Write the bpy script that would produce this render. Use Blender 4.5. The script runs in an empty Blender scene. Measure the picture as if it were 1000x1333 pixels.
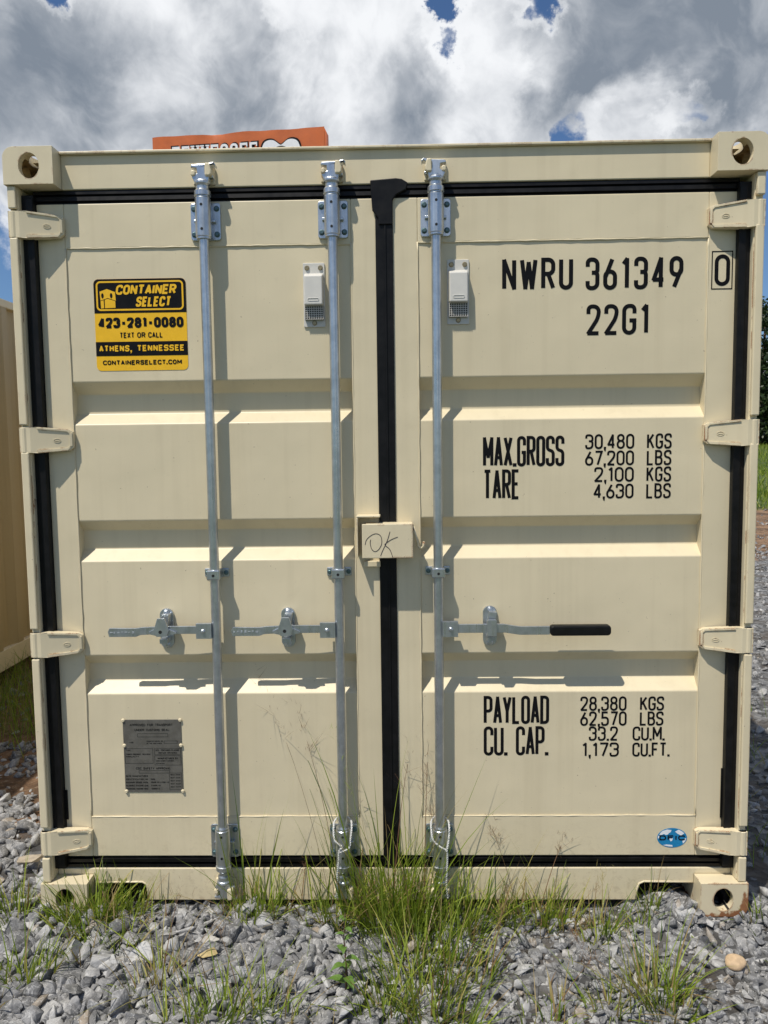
import bpy, bmesh, math, random
import numpy as np
from mathutils import Vector, Matrix
R = math.radians
random.seed(7)
rng = np.random.default_rng(7)
sc = bpy.context.scene
col = sc.collection

# ------------------------------------------------------------------ camera, light, sky
cam_d = bpy.data.cameras.new('camera')
cam = bpy.data.objects.new('camera', cam_d); col.objects.link(cam); sc.camera = cam
cam_d.sensor_fit = 'HORIZONTAL'; cam_d.sensor_width = 36; cam_d.lens = 36.72
cam_d.clip_start = 0.05; cam_d.clip_end = 3000
def set_camera(pos, yaw, pitch, roll):
    f = Vector((-math.sin(yaw)*math.cos(pitch), math.cos(yaw)*math.cos(pitch), math.sin(pitch)))
    r = Vector((math.cos(yaw), math.sin(yaw), 0)); u = r.cross(f)
    r2 = r*math.cos(roll) + u*math.sin(roll); u2 = u*math.cos(roll) - r*math.sin(roll)
    m = Matrix((r2, u2, -f)).transposed().to_4x4(); m.translation = Vector(pos)
    cam.matrix_world = m
set_camera((1.2642, -2.5746, 1.6271), 0.0210, -0.0866, -0.0126)

SUN_DIR = Vector((-0.82, -1.0, 2.42)).normalized()          # towards the sun
sun_el = math.asin(SUN_DIR.z); sun_az = math.atan2(SUN_DIR.x, SUN_DIR.y)
sl = bpy.data.lights.new('sun', 'SUN'); sl.energy = 4.3; sl.angle = R(0.53); sl.color = (1.0, 0.935, 0.835)
so = bpy.data.objects.new('sun', sl); col.objects.link(so)
so.rotation_euler = SUN_DIR.to_track_quat('Z', 'Y').to_euler(); so.location = (-5, -5, 13)

vs = sc.view_settings; sc.display_settings.display_device = 'sRGB'
vs.view_transform = 'Standard'; vs.look = 'None'; vs.gamma = 1; vs.exposure = 0.06

class NT:
    """short hand for building node trees"""
    def __init__(s, t): s.t = t; s.t.nodes.clear()
    def n(s, typ, props=None, **ins):
        nd = s.t.nodes.new(typ)
        for k, v in (props or {}).items(): setattr(nd, k, v)
        for k, v in ins.items():
            k = k.replace('_', ' ')
            key = int(k[1:]) if k[0] == 'i' and k[1:].isdigit() else k
            s.set(nd.inputs[key], v)
        return nd
    def set(s, sock, v):
        if isinstance(v, bpy.types.NodeSocket): s.t.links.new(v, sock)
        elif isinstance(v, bpy.types.Node): s.t.links.new(v.outputs[0], sock)
        else:
            if isinstance(v, (tuple, list)) and len(v) == 3 and sock.type == 'RGBA': v = (*v, 1)
            sock.default_value = v
    def m(s, op, a, b=0.0, c=0.0, clamp=False):
        return s.n('ShaderNodeMath', {'operation': op, 'use_clamp': clamp}, i0=a, i1=b, i2=c).outputs[0]
    def v(s, op, a, b=(0, 0, 0)):
        nd = s.n('ShaderNodeVectorMath', {'operation': op}, i0=a, i1=b)
        return nd.outputs['Value'] if op in ('DOT_PRODUCT', 'LENGTH') else nd.outputs[0]
    def mix(s, f, a, b, blend='MIX'):
        nd = s.n('ShaderNodeMix', {'data_type': 'RGBA', 'blend_type': blend})
        s.set(nd.inputs[0], f); s.set(nd.inputs[6], a); s.set(nd.inputs[7], b)
        return nd.outputs[2]
    def smooth(s, x, a, b, lo=0.0, hi=1.0):
        nd = s.n('ShaderNodeMapRange', {'interpolation_type': 'SMOOTHSTEP'})
        for i, q in enumerate((x, a, b, lo, hi)): s.set(nd.inputs[i], q)
        return nd.outputs[0]
    def noise(s, vec, scale, detail=4, rough=0.5, dist=0.0, lac=2.0):
        nd = s.n('ShaderNodeTexNoise', Scale=scale, Detail=float(detail), Roughness=rough, Distortion=dist, Lacunarity=lac)
        s.t.links.new(vec, nd.inputs['Vector'])
        return nd.outputs[0]

def pixdir(px, py):
    """direction in the sky a cloud or a gap was seen in (photo pixels, 1000 x 1333)"""
    d = Vector(((px-500)/1020, -(py-666.5)/1020, -1))
    return tuple((cam.matrix_world.to_3x3() @ d).normalized())

w = bpy.data.worlds.new('World'); sc.world = w; w.use_nodes = True
T = NT(w.node_tree)
dirn = T.n('ShaderNodeTexCoord').outputs['Generated']
sky = T.n('ShaderNodeTexSky', {'sky_type': 'NISHITA', 'sun_disc': False, 'sun_elevation': sun_el, 'sun_rotation': sun_az % (2*math.pi),
          'altitude': 250, 'air_density': 1.0, 'dust_density': 0.6, 'ozone_density': 1.4}).outputs[0]
warp = T.n('ShaderNodeTexNoise', {'noise_dimensions': '3D'}, Scale=5.0, Detail=3.0, Roughness=0.5)
T.t.links.new(dirn, warp.inputs['Vector'])
wv = T.n('ShaderNodeVectorMath', {'operation': 'MULTIPLY_ADD'}, i0=warp.outputs['Color'], i1=(0.16, 0.16, 0.16), i2=dirn).outputs[0]
offs = T.v('ADD', wv, tuple(Vector((-0.5, -0.3, 0.75))*0.055))
def cloud_density(vec):
    a = T.noise(vec, 3.1, 9, 0.53, 0.25)
    b = T.noise(vec, 9.0, 5, 0.55, 0.4)
    b = T.m('ABSOLUTE', T.m('SUBTRACT', b, 0.5))
    return T.m('ADD', a, T.m('MULTIPLY', b, 0.55))
dens = cloud_density(wv); dens2 = cloud_density(offs)
wf = T.n('ShaderNodeTexNoise', {'noise_dimensions': '3D'}, Scale=11.0, Detail=7.0, Roughness=0.62)
T.t.links.new(dirn, wf.inputs['Vector'])
bdir = T.v('NORMALIZE', T.v('ADD', dirn, T.v('MULTIPLY', T.v('SUBTRACT', wf.outputs['Color'], (.5, .5, .5)), (.15, .15, .15))))
def blob(px, py, rad, amt):
    dd = T.v('DOT_PRODUCT', bdir, pixdir(px, py))
    x = T.smooth(dd, math.cos(rad), 1.0, 0.0, amt)
    return x
bias = None
for px, py, rad, amt in ((580, 40, .046, -.34), (584, 84, .034, -.26), (572, -8, .04, -.25), (380, 0, .048, -.46), (755, 166, .052, -.42), (897, 142, .036, -.40), (692, -4, .036, -.40), (92, -6, .03, -.4),
                         (-10, 330, .17, -.26), (25, 205, .12, .18), (1010, 330, .16, -.26), (100, 80, .3, .2), (440, 90, .2, .26), (520, 120, .08, .2),
                         (690, 95, .15, .30), (840, 90, .14, .26), (940, 60, .2, .26), (300, 100, .2, .16), (650, 30, .07, .14)):
    x = blob(px, py, rad, amt)
    bias = x if bias is None else T.m('ADD', bias, x)
dens_b = T.m('ADD', dens, bias)
sepd = T.n('ShaderNodeSeparateXYZ'); T.set(sepd.inputs[0], dirn)
dens_b = T.m('SUBTRACT', dens_b, T.smooth(sepd.outputs[1], 0.35, -0.25, 0.0, 0.13))     # clearer sky behind the camera
mask = T.smooth(dens_b, 0.43, 0.56)
# self shading of the clouds: denser towards the sun means shaded
lit = T.smooth(T.m('SUBTRACT', dens, dens2), -0.13, 0.15)
thick = T.smooth(dens_b, 0.55, 0.92)
big = T.smooth(T.noise(wv, 2.6, 5, 0.5), 0.36, 0.66)
sb = None
for px, py, rad, amt in ((50, 150, .17, -.95), (290, 95, .12, -.45), (530, 120, .08, -.5), (940, 50, .18, -.55), (470, 60, .12, .45), (600, 130, .07, .6), (590, 40, .08, .45), (170, 90, .13, .40), (845, 140, .06, .6), (760, 60, .10, -.35), (690, 60, .07, .35), (720, 130, .06, -.2), (200, 20, .1, .35), (400, 140, .1, .2)):
    x = blob(px, py, rad, amt)
    sb = x if sb is None else T.m('ADD', sb, x)
bright = T.m('ADD', T.m('MULTIPLY', lit, 0.46), T.m('MULTIPLY', big, 0.38))
bright = T.m('ADD', bright, T.m('MULTIPLY', T.m('SUBTRACT', 1.0, thick), 0.30))
bright = T.m('ADD', bright, T.m('MULTIPLY', sb, 0.62))
bright = T.smooth(bright, -0.22, 0.98)
fine = T.m('MULTIPLY', T.m('SUBTRACT', T.noise(wv, 14.0, 6, .6, .3), .5), .55)
bright = T.m('ADD', bright, fine, clamp=True)
ccol = T.mix(bright, (2.5, 2.95, 3.6), (10.4, 10.6, 10.9))
skyc = T.mix(1.0, sky, (0.66, 0.84, 1.06), 'MULTIPLY')
final = T.mix(mask, skyc, ccol)
bg = T.n('ShaderNodeBackground', Color=final, Strength=0.085)
T.n('ShaderNodeOutputWorld', Surface=bg)

# ------------------------------------------------------------------ materials
def new_mat(name):
    m = bpy.data.materials.new(name); m.use_nodes = True
    t = NT(m.node_tree)
    b = t.n('ShaderNodeBsdfPrincipled'); t.n('ShaderNodeOutputMaterial', Surface=b)
    oc = t.n('ShaderNodeTexCoord').outputs['Object']
    return m, t, b, oc
def bump(t, b, h, strength, dist):
    t.set(b.inputs['Normal'], t.n('ShaderNodeBump', Strength=strength, Distance=dist, Height=h))

def mat_cream(name, base, rust=0.0, wear_scale=14, dull=0.0, stain=False):
    m, t, b, oc = new_mat(name)
    n1 = t.noise(oc, 2.3, 6, 0.6); n2 = t.noise(oc, 38, 4, 0.6)
    c = t.mix(t.smooth(n1, .3, .75), tuple(x*0.965 for x in base), tuple(x*1.03 for x in base))
    c = t.mix(t.smooth(n2, .60, .78, 0, .10), c, tuple(x*.6 for x in base))
    c = t.mix(t.smooth(t.noise(oc, 6.5, 7, .68, .8), .60, .74, 0, .13), c, (base[0]*.74, base[1]*.70, base[2]*.64))   # faint handling smudges
    c = t.mix(t.smooth(t.noise(oc, 95, 3, .5), .735, .76, 0, .55), c, (.14, .085, .05))                                  # rare specks
    # rain streaks of fine dust
    st = t.n('ShaderNodeMapping', i3=(26.0, 26.0, 0.7)); t.set(st.inputs[0], oc)
    c = t.mix(t.smooth(t.noise(st.outputs[0], 1.0, 4, .6), .46, .74, 0, .14 + dull), c, (base[0]*.62, base[1]*.58, base[2]*.52))
    if not rust:                                             # dried mud splash on the lowest part
        ow = t.n('ShaderNodeSeparateXYZ'); t.set(ow.inputs[0], oc)
        spl = t.m('MULTIPLY', t.smooth(ow.outputs[2], .42, .02), t.smooth(t.noise(oc, 55, 6, .7), .50, .66))
        c = t.mix(t.m('MULTIPLY', spl, .28), c, (.30, .22, .13))
    rough = t.smooth(n1, .2, .8, .38, .52)
    if rust:
        rn = t.noise(oc, wear_scale, 7, .62); geo = t.n('ShaderNodeNewGeometry')
        bev = t.n('ShaderNodeBevel', {'samples': 6}, Radius=.012)
        edge = t.smooth(t.v('DOT_PRODUCT', bev.outputs[0], geo.outputs['True Normal']), .985, .80)
        sm = t.n('ShaderNodeMapping', i3=(40.0, 40.0, 5.0)); t.set(sm.inputs[0], oc)
        rn = t.m('ADD', t.m('MULTIPLY', rn, .62), t.m('MULTIPLY', t.noise(sm.outputs[0], 1.0, 5, .6), .38))
        tot = t.m('ADD', rn, t.m('MULTIPLY', edge, .10 + .07*rust))
        if stain:                                            # stained low down and along the outer side
            so_ = t.n('ShaderNodeSeparateXYZ'); t.set(so_.inputs[0], oc)
            tot = t.m('ADD', tot, t.smooth(so_.outputs[2],   .034, .0, 0, .17)); tot = t.m('ADD', tot, t.smooth(so_.outputs[0], .095, .160, 0, .13))
        rm = t.smooth(tot, .68 - rust*.12, .72 - rust*.10)
        rc = t.mix(t.noise(oc, 60, 3), (.16, .055, .02), (.36, .17, .07))
        c = t.mix(rm, c, rc); rough = t.m('ADD', rough, t.m('MULTIPLY', rm, .35))
    t.set(b.inputs['Base Color'], c); t.set(b.inputs['Roughness'], rough)
    wav = t.m('ADD', t.m('MULTIPLY', t.noise(oc, 5.0, 2, .4), 1.0), t.m('MULTIPLY', t.noise(oc, 160, 2, .5), .012))
    bump(t, b, wav, .34, .014)
    return m
CREAM = (.672, .587, .402)
M = {}
M['cream'] = mat_cream('cream paint', CREAM)
M['cream_worn'] = mat_cream('cream paint, scuffed', CREAM, .38)
M['cream_rusty'] = mat_cream('cream paint, rusty edges', CREAM, .62, 11, 0, True)
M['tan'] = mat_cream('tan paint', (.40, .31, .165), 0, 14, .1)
def mat_plain(name, c, rough=.5, metal=0.0, var=.12, scale=30, bstr=.1, bdist=.002, spec=.5):
    m, t, b, oc = new_mat(name)
    n = t.noise(oc, scale, 5, .6)
    t.set(b.inputs['Base Color'], t.mix(t.smooth(n, .3, .7), tuple(x*(1-var) for x in c), tuple(min(1, x*(1+var)) for x in c)))
    t.set(b.inputs['Roughness'], t.smooth(n, .25, .75, max(.05, rough-.08), rough+.08)); b.inputs['Metallic'].default_value = metal; b.inputs['Specular IOR Level'].default_value = spec
    bump(t, b, n, bstr, bdist)
    return m
def mat_galv():
    m, t, b, oc = new_mat('galvanised steel')
    vor = t.n('ShaderNodeTexVoronoi', Scale=95.0); t.t.links.new(oc, vor.inputs['Vector'])
    n = t.noise(oc, 22, 6, .65)
    st = t.n('ShaderNodeMapping', i3=(60.0, 60.0, 2.0)); t.set(st.inputs[0], oc)
    s2 = t.noise(st.outputs[0], 1, 4, .6)
    c = t.mix(t.smooth(n, .3, .72), (.42, .455, .485), (.60, .635, .665))
    c = t.mix(.25, c, t.mix(vor.outputs['Color'], (.44, .47, .50), (.62, .65, .68)))
    c = t.mix(t.smooth(s2, .5, .8, 0, .35), c, (.30, .31, .32))
    t.set(b.inputs['Base Color'], c); b.inputs['Metallic'].default_value = .88; b.inputs['Specular IOR Level'].default_value = .4
    t.set(b.inputs['Roughness'], t.smooth(s2, .2, .8, .24, .40))
    bump(t, b, n, .15, .001)
    return m
M['galv'] = mat_galv()
M['galv_bright'] = mat_plain('bright worn zinc', (.46, .49, .51), .5, .6)
M['zinc_bolt'] = mat_plain('dark zinc bolt', (.10, .16, .17), .4, .7)
M['rubber'] = mat_plain('black rubber', (.0055, .0055, .006), .45, 0, .35, 25, .2, .003, .22)
M['grip'] = mat_plain('black plastic grip', (.006, .006, .006), .4, spec=.25)
M['paint_black'] = mat_plain('black lettering film', (.006, .006, .007), .5, spec=.12)
M['hole'] = mat_plain('unlit hole', (.01, .01, .01), .8)
M['vent'] = mat_plain('grey white vent plastic', (.60, .585, .54), .5, 0, .03)
M['mesh_dark'] = mat_plain('dark vent mesh', (.05, .042, .035), .7)
M['brass'] = mat_plain('brass screw', (.33, .27, .16), .4, .7)
M['yellow'] = mat_plain('yellow vinyl', (.86, .49, .008), .42, 0, .03)
M['vinyl_black'] = mat_plain('black vinyl', (.006, .006, .007), .45, spec=.15)
M['plate'] = mat_plain('grey alloy plate', (.150, .142, .122), .45, .35, .12, 40)
M['plate_ink'] = mat_plain('plate ink', (.018, .017, .015), .6, spec=.2)
M['blue'] = mat_plain('blue decal', (.008, .20, .42), .4, 0, .05)
M['white'] = mat_plain('white decal', (.75, .77, .80), .45, 0, .03)
M['cord'] = mat_plain('white cord', (.60, .60, .58), .8, 0, .1, 200)
M['orange'] = mat_plain('orange vinyl cloth', (.52, .115, .020), .6, 0, .07, 5, .25, .02)
M['pen'] = mat_plain('marker ink', (.03, .02, .03), .6)
M['dirt'] = mat_plain('shaded casting hollow', (.022, .017, .012), .9)  # near black, puts the shade of the hollow into lower casting interiors
M['dust'] = mat_plain('ochre casting inside', (.30, .215, .105), .8, 0, .4, 40)  # darker ochre colour for the insides of the upper castings
M['wood'] = mat_plain('dark floor underside', (.05, .045, .04), .8)

# ------------------------------------------------------------------ object helpers
def link(name, me, mat, parent=None, bevel=0, smooth=False, seg=2):
    o = bpy.data.objects.new(name, me); col.objects.link(o)
    if mat is not None and not me.materials: me.materials.append(mat)
    if parent is not None: o.parent = parent
    if smooth: me.polygons.foreach_set('use_smooth', [True]*len(me.polygons))
    if bevel:
        bv = o.modifiers.new('edges', 'BEVEL'); bv.width = bevel; bv.segments = seg; bv.limit_method = 'ANGLE'; bv.angle_limit = R(35)
        bv.harden_normals = False
    return o
def sharp(o, ang=28):
    o.data.polygons.foreach_set('use_smooth', [True]*len(o.data.polygons)); o.data.set_sharp_from_angle(angle=R(ang))
def tag(o, label=None, cat=None, group=None, kind=None):
    if label: o['label'] = label
    if cat: o['category'] = cat
    if group: o['group'] = group
    if kind: o['kind'] = kind
    return o
def empty(name, loc=(0, 0, 0)):
    o = bpy.data.objects.new(name, None); col.objects.link(o); o.location = loc; o.empty_display_size = .1
    return o

class MB:
    def __init__(s): s.v = []; s.f = []
    def add(s, vs, fs):
        k = len(s.v); s.v += [tuple(p) for p in vs]; s.f += [tuple(i+k for i in f) for f in fs]
        return s
    def box(s, x0, x1, y0, y1, z0, z1):
        return s.add([(x0, y0, z0), (x1, y0, z0), (x1, y1, z0), (x0, y1, z0), (x0, y0, z1), (x1, y0, z1), (x1, y1, z1), (x0, y1, z1)],
                     [(0, 3, 2, 1), (4, 5, 6, 7), (0, 1, 5, 4), (1, 2, 6, 5), (2, 3, 7, 6), (3, 0, 4, 7)])
    def prism(s, pts, y0, y1):
        """outline in (x, z), given anticlockwise seen from the front (-y); y0/y1 may be functions of x"""
        a = sum(pts[i][0]*pts[(i+1) % len(pts)][1]-pts[(i+1) % len(pts)][0]*pts[i][1] for i in range(len(pts)))
        if a < 0: pts = pts[::-1]
        g0 = y0 if callable(y0) else (lambda x: y0); g1 = y1 if callable(y1) else (lambda x: y1)
        n = len(pts)
        vs = [(x, g0(x), z) for x, z in pts] + [(x, g1(x), z) for x, z in pts]
        return s.add(vs, [tuple(range(n)), tuple(range(2*n-1, n-1, -1))] + [(i+n, (i+1) % n+n, (i+1) % n, i) for i in range(n)])
    def tube(s, pts, r, n=10, cap=True):
        pts = [Vector(p) for p in pts]; rs = r if isinstance(r, (list, tuple)) else [r]*len(pts)
        vs = []; ref = None
        for i, p in enumerate(pts):
            d = (pts[min(i+1, len(pts)-1)]-pts[max(i-1, 0)]).normalized()
            if ref is None: ref = d.orthogonal().normalized()
            ref = (ref-d*ref.dot(d)).normalized(); b = d.cross(ref)
            vs += [p+(ref*math.cos(a)+b*math.sin(a))*rs[i] for a in (2*math.pi*k/n for k in range(n))]
        fs = [(i*n+k, i*n+(k+1) % n, (i+1)*n+(k+1) % n, (i+1)*n+k) for i in range(len(pts)-1) for k in range(n)]
        if cap: fs += [tuple(range(n-1, -1, -1)), tuple(range((len(pts)-1)*n, len(pts)*n))]
        return s.add(vs, fs)
    def lathe(s, cx, cy, prof, n=20):
        """profile [(radius, z)] going up round a vertical axis"""
        vs = [(cx+r*math.cos(a), cy+r*math.sin(a), z) for r, z in prof for a in (2*math.pi*k/n for k in range(n))]
        fs = [(i*n+k, i*n+(k+1) % n, (i+1)*n+(k+1) % n, (i+1)*n+k) for i in range(len(prof)-1) for k in range(n)]
        fs += [tuple(range(n-1, -1, -1)), tuple(range((len(prof)-1)*n, len(prof)*n))]
        return s.add(vs, fs)
    def disc_y(s, cx, cz, r, y0, y1, n=14, taper=1.0):
        """short cylinder whose axis is y, front face at y0"""
        vs = [(cx+r*taper*math.cos(a), y0, cz+r*taper*math.sin(a)) for a in (2*math.pi*k/n for k in range(n))]
        vs += [(cx+r*math.cos(a), y1, cz+r*math.sin(a)) for a in (2*math.pi*k/n for k in range(n))]
        return s.add(vs, [tuple(range(n)), tuple(range(2*n-1, n-1, -1))] + [(k+n, (k+1) % n+n, (k+1) % n, k) for k in range(n)])
    def flip_x(s, about=0.0):
        s.v = [(2*about-x, y, z) for x, y, z in s.v]; s.f = [f[::-1] for f in s.f]; return s
    def mesh(s, name):
        me = bpy.data.meshes.new(name); me.from_pydata(s.v, [], s.f); me.update(); return me
    def build_each(s, name, mat, parent=None, bevel=0, smooth=False):
        """every loose piece becomes an object of its own"""
        par = list(range(len(s.v)))
        def root(i):
            while par[i] != i: par[i] = par[par[i]]; i = par[i]
            return i
        for f in s.f:
            for i in f[1:]: par[root(i)] = root(f[0])
        groups = {}
        for f in s.f: groups.setdefault(root(f[0]), []).append(f)
        out = []
        for fs in groups.values():
            ids = sorted({i for f in fs for i in f}); mp = {i: k for k, i in enumerate(ids)}
            q = MB(); q.v = [s.v[i] for i in ids]; q.f = [tuple(mp[i] for i in f) for f in fs]
            out.append(q.build(name, mat, parent, bevel, smooth))
        return out
    def build(s, name, mat, parent=None, bevel=0, smooth=False, seg=2):
        return link(name, s.mesh(name), mat, parent, bevel, smooth, seg)

def rrect(x0, x1, z0, z1, r, n=6):
    out = []
    for cx, cz, a0 in ((x1-r, z0+r, -90), (x1-r, z1-r, 0), (x0+r, z1-r, 90), (x0+r, z0+r, 180)):
        out += [(cx+r*math.cos(R(a0+90*k/n)), cz+r*math.sin(R(a0+90*k/n))) for k in range(n+1)]
    return out
def ellipse(cx, cz, a, b, n=40):
    return [(cx+a*math.cos(2*math.pi*k/n), cz+b*math.sin(2*math.pi*k/n)) for k in range(n)]

def boolean_mesh(name, base, cutters):
    o = bpy.data.objects.new('tmp', base); col.objects.link(o); tmp = [o]
    for i, c in enumerate(cutters):
        k = bpy.data.objects.new('tmp_cut', c); col.objects.link(k); tmp.append(k)
        md = o.modifiers.new('b', 'BOOLEAN'); md.operation = 'DIFFERENCE'; md.object = k; md.solver = 'EXACT'
    bpy.context.view_layer.update()
    dg = bpy.context.evaluated_depsgraph_get()
    me = bpy.data.meshes.new_from_object(o.evaluated_get(dg)); me.name = name
    for k in tmp: bpy.data.objects.remove(k)
    return me

# ------------------------------------------------------------------ stroke lettering
F = True  # a rounded corner
GL = {
 '0': (1, [([(0, 0, F), (1, 0, F), (1, 1, F), (0, 1, F)], True)]),
 '1': (.55, [([(.1, .83), (.75, 1), (.75, 0)], False)]),
 '2': (1, [([(0, .72), (0, 1, F), (1, 1, F), (1, .6, F), (0, 0), (1, 0)], False)]),
 '3': (1, [([(0, .75), (0, 1, F), (1, 1, F), (1, .54, F), (.42, .54)], False), ([(.42, .54), (1, .54, F), (1, 0, F), (0, 0, F), (0, .25)], False)]),
 '4': (1, [([(.72, 0), (.72, 1), (0, .26), (1, .26)], False)]),
 '5': (1, [([(.94, 1), (.06, 1), (.04, .58), (1, .60, F), (1, 0, F), (0, 0, F), (0, .22)], False)]),
 '6': (1, [([(.70, 1), (.04, .40)], False), ([(0, 0, F), (1, 0, F), (1, .57, F), (0, .57, F)], True)]),
 '7': (1, [([(0, 1), (1, 1), (.36, 0)], False)]),
 '8': (1, [([(.05, .54, F), (.95, .54, F), (.95, 1, F), (.05, 1, F)], True), ([(0, 0, F), (1, 0, F), (1, .54, F), (0, .54, F)], True)]),
 '9': (1, [([(.30, 0), (.96, .60)], False), ([(0, .43, F), (1, .43, F), (1, 1, F), (0, 1, F)], True)]),
 'A': (1, [([(0, 0), (.5, 1), (1, 0)], False), ([(.17, .28), (.83, .28)], False)]),
 'B': (1, [([(0, 0), (0, 1), (.93, 1, F), (.93, .53, F), (0, .53)], False), ([(0, .53), (1, .53, F), (1, 0, F), (0, 0)], False)]),
 'C': (1, [([(1, .72), (1, 1, F), (0, 1, F), (0, 0, F), (1, 0, F), (1, .28)], False)]),
 'D': (1, [([(0, 0), (1, 0, F), (1, 1, F), (0, 1)], True)]),
 'E': (.9, [([(1, 1), (0, 1), (0, 0), (1, 0)], False), ([(0, .52), (.85, .52)], False)]),
 'F': (.9, [([(1, 1), (0, 1), (0, 0)], False), ([(0, .52), (.85, .52)], False)]),
 'G': (1, [([(1, .72), (1, 1, F), (0, 1, F), (0, 0, F), (1, 0, F), (1, .46), (.52, .46)], False)]),
 'H': (1, [([(0, 0), (0, 1)], False), ([(1, 0), (1, 1)], False), ([(0, .52), (1, .52)], False)]),
 'I': (.05, [([(.5, 0), (.5, 1)], False)]),
 'K': (1, [([(0, 0), (0, 1)], False), ([(.95, 1), (.05, .42)], False), ([(.34, .60), (1, 0)], False)]),
 'L': (.9, [([(0, 1), (0, 0), (1, 0)], False)]),
 'M': (1.25, [([(0, 0), (0, 1), (.5, .3), (1, 1), (1, 0)], False)]),
 'N': (1, [([(0, 0), (0, 1), (1, 0), (1, 1)], False)]),
 'O': (1, [([(0, 0, F), (1, 0, F), (1, 1, F), (0, 1, F)], True)]),
 'P': (1, [([(0, 0), (0, 1), (1, 1, F), (1, .46, F), (0, .46)], False)]),
 'R': (1, [([(0, 0), (0, 1), (1, 1, F), (1, .50, F), (0, .50)], False), ([(.5, .50), (1, 0)], False)]),
 'S': (1, [([(1, .76), (1, 1, F), (0, 1, F), (0, .54, F), (1, .50, F), (1, 0, F), (0, 0, F), (0, .24)], False)]),
 'T': (1, [([(0, 1), (1, 1)], False), ([(.5, 1), (.5, 0)], False)]),
 'U': (1, [([(0, 1), (0, 0, F), (1, 0, F), (1, 1)], False)]),
 'V': (1, [([(0, 1), (.5, 0), (1, 1)], False)]),
 'W': (1.35, [([(0, 1), (.25, 0), (.5, .9), (.75, 0), (1, 1)], False)]),
 'X': (1, [([(0, 0), (1, 1)], False), ([(0, 1), (1, 0)], False)]),
 'Y': (1, [([(0, 1), (.5, .45), (1, 1)], False), ([(.5, .5), (.5, 0)], False)]),
 '-': (.7, [([(0, .45), (1, .45)], False)]),
 '.': (.02, [('dot', False)]), ',': (.02, [('comma', False)]), ' ': (.6, []), '/': (.8, [([(0, 0), (1, 1)], False)]),
}
def fillet(pts, closed, rad):
    out = []; n = len(pts)
    for i, p in enumerate(pts):
        a = Vector(p[:2])
        if len(p) < 3 or (not closed and i in (0, n-1)): out.append(a); continue
        b, c = Vector(pts[i-1][:2]), Vector(pts[(i+1) % n][:2])
        r = min(rad, (b-a).length*.5, (c-a).length*.5)
        u, v2 = (b-a).normalized()*r, (c-a).normalized()*r
        for k in range(7):
            t = k/6*math.pi/2      # a quarter ellipse between the two tangent points
            out.append(a+u*(1-math.sin(t))+v2*(1-math.cos(t)))
    return out
def ribbon(mb, pts, closed, wd, y, shear=0.0, th=0.0):
    q = []
    for p in pts:
        if not q or (p-q[-1]).length > 1e-6: q.append(p)
    if closed and (q[0]-q[-1]).length < 1e-6: q.pop()
    pts = q
    if not closed:                                           # break the stroke at sharp corners
        for i in range(1, len(pts)-1):
            a, b2 = (pts[i]-pts[i-1]).normalized(), (pts[i+1]-pts[i]).normalized()
            if a.dot(b2) < .45:
                ext = wd*.5 if abs(a.dot(b2)) < .3 else wd*.22
                ribbon(mb, pts[:i]+[pts[i]+a*ext], False, wd, y); ribbon(mb, [pts[i]-b2*ext]+pts[i:][0:0]+pts[i:] if False else [pts[i]-b2*ext]+pts[i+1:], False, wd, y-.00003); return
    n = len(pts); L = []; Rr = []
    for i in range(n):
        p = pts[i]
        d0 = (p-pts[i-1]).normalized() if (closed or i > 0) else None
        d1 = (pts[(i+1) % n]-p).normalized() if (closed or i < n-1) else None
        if d0 is None: d0 = d1
        if d1 is None: d1 = d0
        n0, n1 = Vector((-d0.y, d0.x)), Vector((-d1.y, d1.x))
        m = n0+n1
        if m.length < 1e-3: m = n0.copy()
        m.normalize(); k = min(1/max(m.dot(n0), .2), 1.9)
        L.append(p+m*wd*.5*k); Rr.append(p-m*wd*.5*k)
    vs = [(q.x+shear*q.y, y, q.y) for q in L] + [(q.x+shear*q.y, y, q.y) for q in Rr]
    fs = []
    for i in range(n if closed else n-1):
        j = (i+1) % n
        fs.append((n+i, n+j, j, i))
    mb.add(vs, fs)
def text(mb, s, x0, x1, z0, z1, wd, y, gap=None, rad=.5, shear=0.0):
    """strokes of the string fitted into x0..x1 (outer edges), z0..z1"""
    h = z1-z0-wd; gap = wd*1.9 if gap is None else gap
    tot = sum(GL[c][0] for c in s); fixed = gap*(len(s)-1)+wd
    cw = (x1-x0-fixed)/tot; x = x0+wd/2; step = 0
    tmp = MB()
    for c in s:
        wc = GL[c][0]*cw
        for pts, closed in GL[c][1]:
            yy = y-.00006*step; step = (step+1) % 5
            if pts == 'dot':
                tmp.add([(x-wd*.6, yy, 0), (x+wd*.6, yy, 0), (x+wd*.6, yy, wd*1.1), (x-wd*.6, yy, wd*1.1)], [(0, 1, 2, 3)]); continue
            if pts == 'comma':
                tmp.add([(x-wd*.6, yy, 0), (x-wd*.1, yy, -wd*1.1), (x+wd*.35, yy, -wd*1.1), (x+wd*.6, yy, wd*1.1), (x-wd*.6, yy, wd*1.1)], [(0, 1, 2, 3, 4)]); continue
            pp = [(x+p[0]*wc, wd/2+p[1]*h)+tuple(p[2:]) for p in pts]
            ribbon(tmp, fillet(pp, closed, rad*wc), closed, wd, yy)
        x += wc+gap
    tmp.v = [(vx+shear*vz, vy, vz+z0) for vx, vy, vz in tmp.v]
    mb.add(tmp.v, tmp.f)
    return mb

# ------------------------------------------------------------------ shipping container
W_, H_, D_ = 2.438, 2.591, 6.058
yd = .063                         # plane of the door frames and header
box_root = empty('shipping_container')
tag(box_root, 'cream steel shipping container with closed double doors, lock rods and black lettering', 'shipping container', 'cream shipping containers')
P = box_root
shell = []                        # parts the neighbouring container has too

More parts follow.
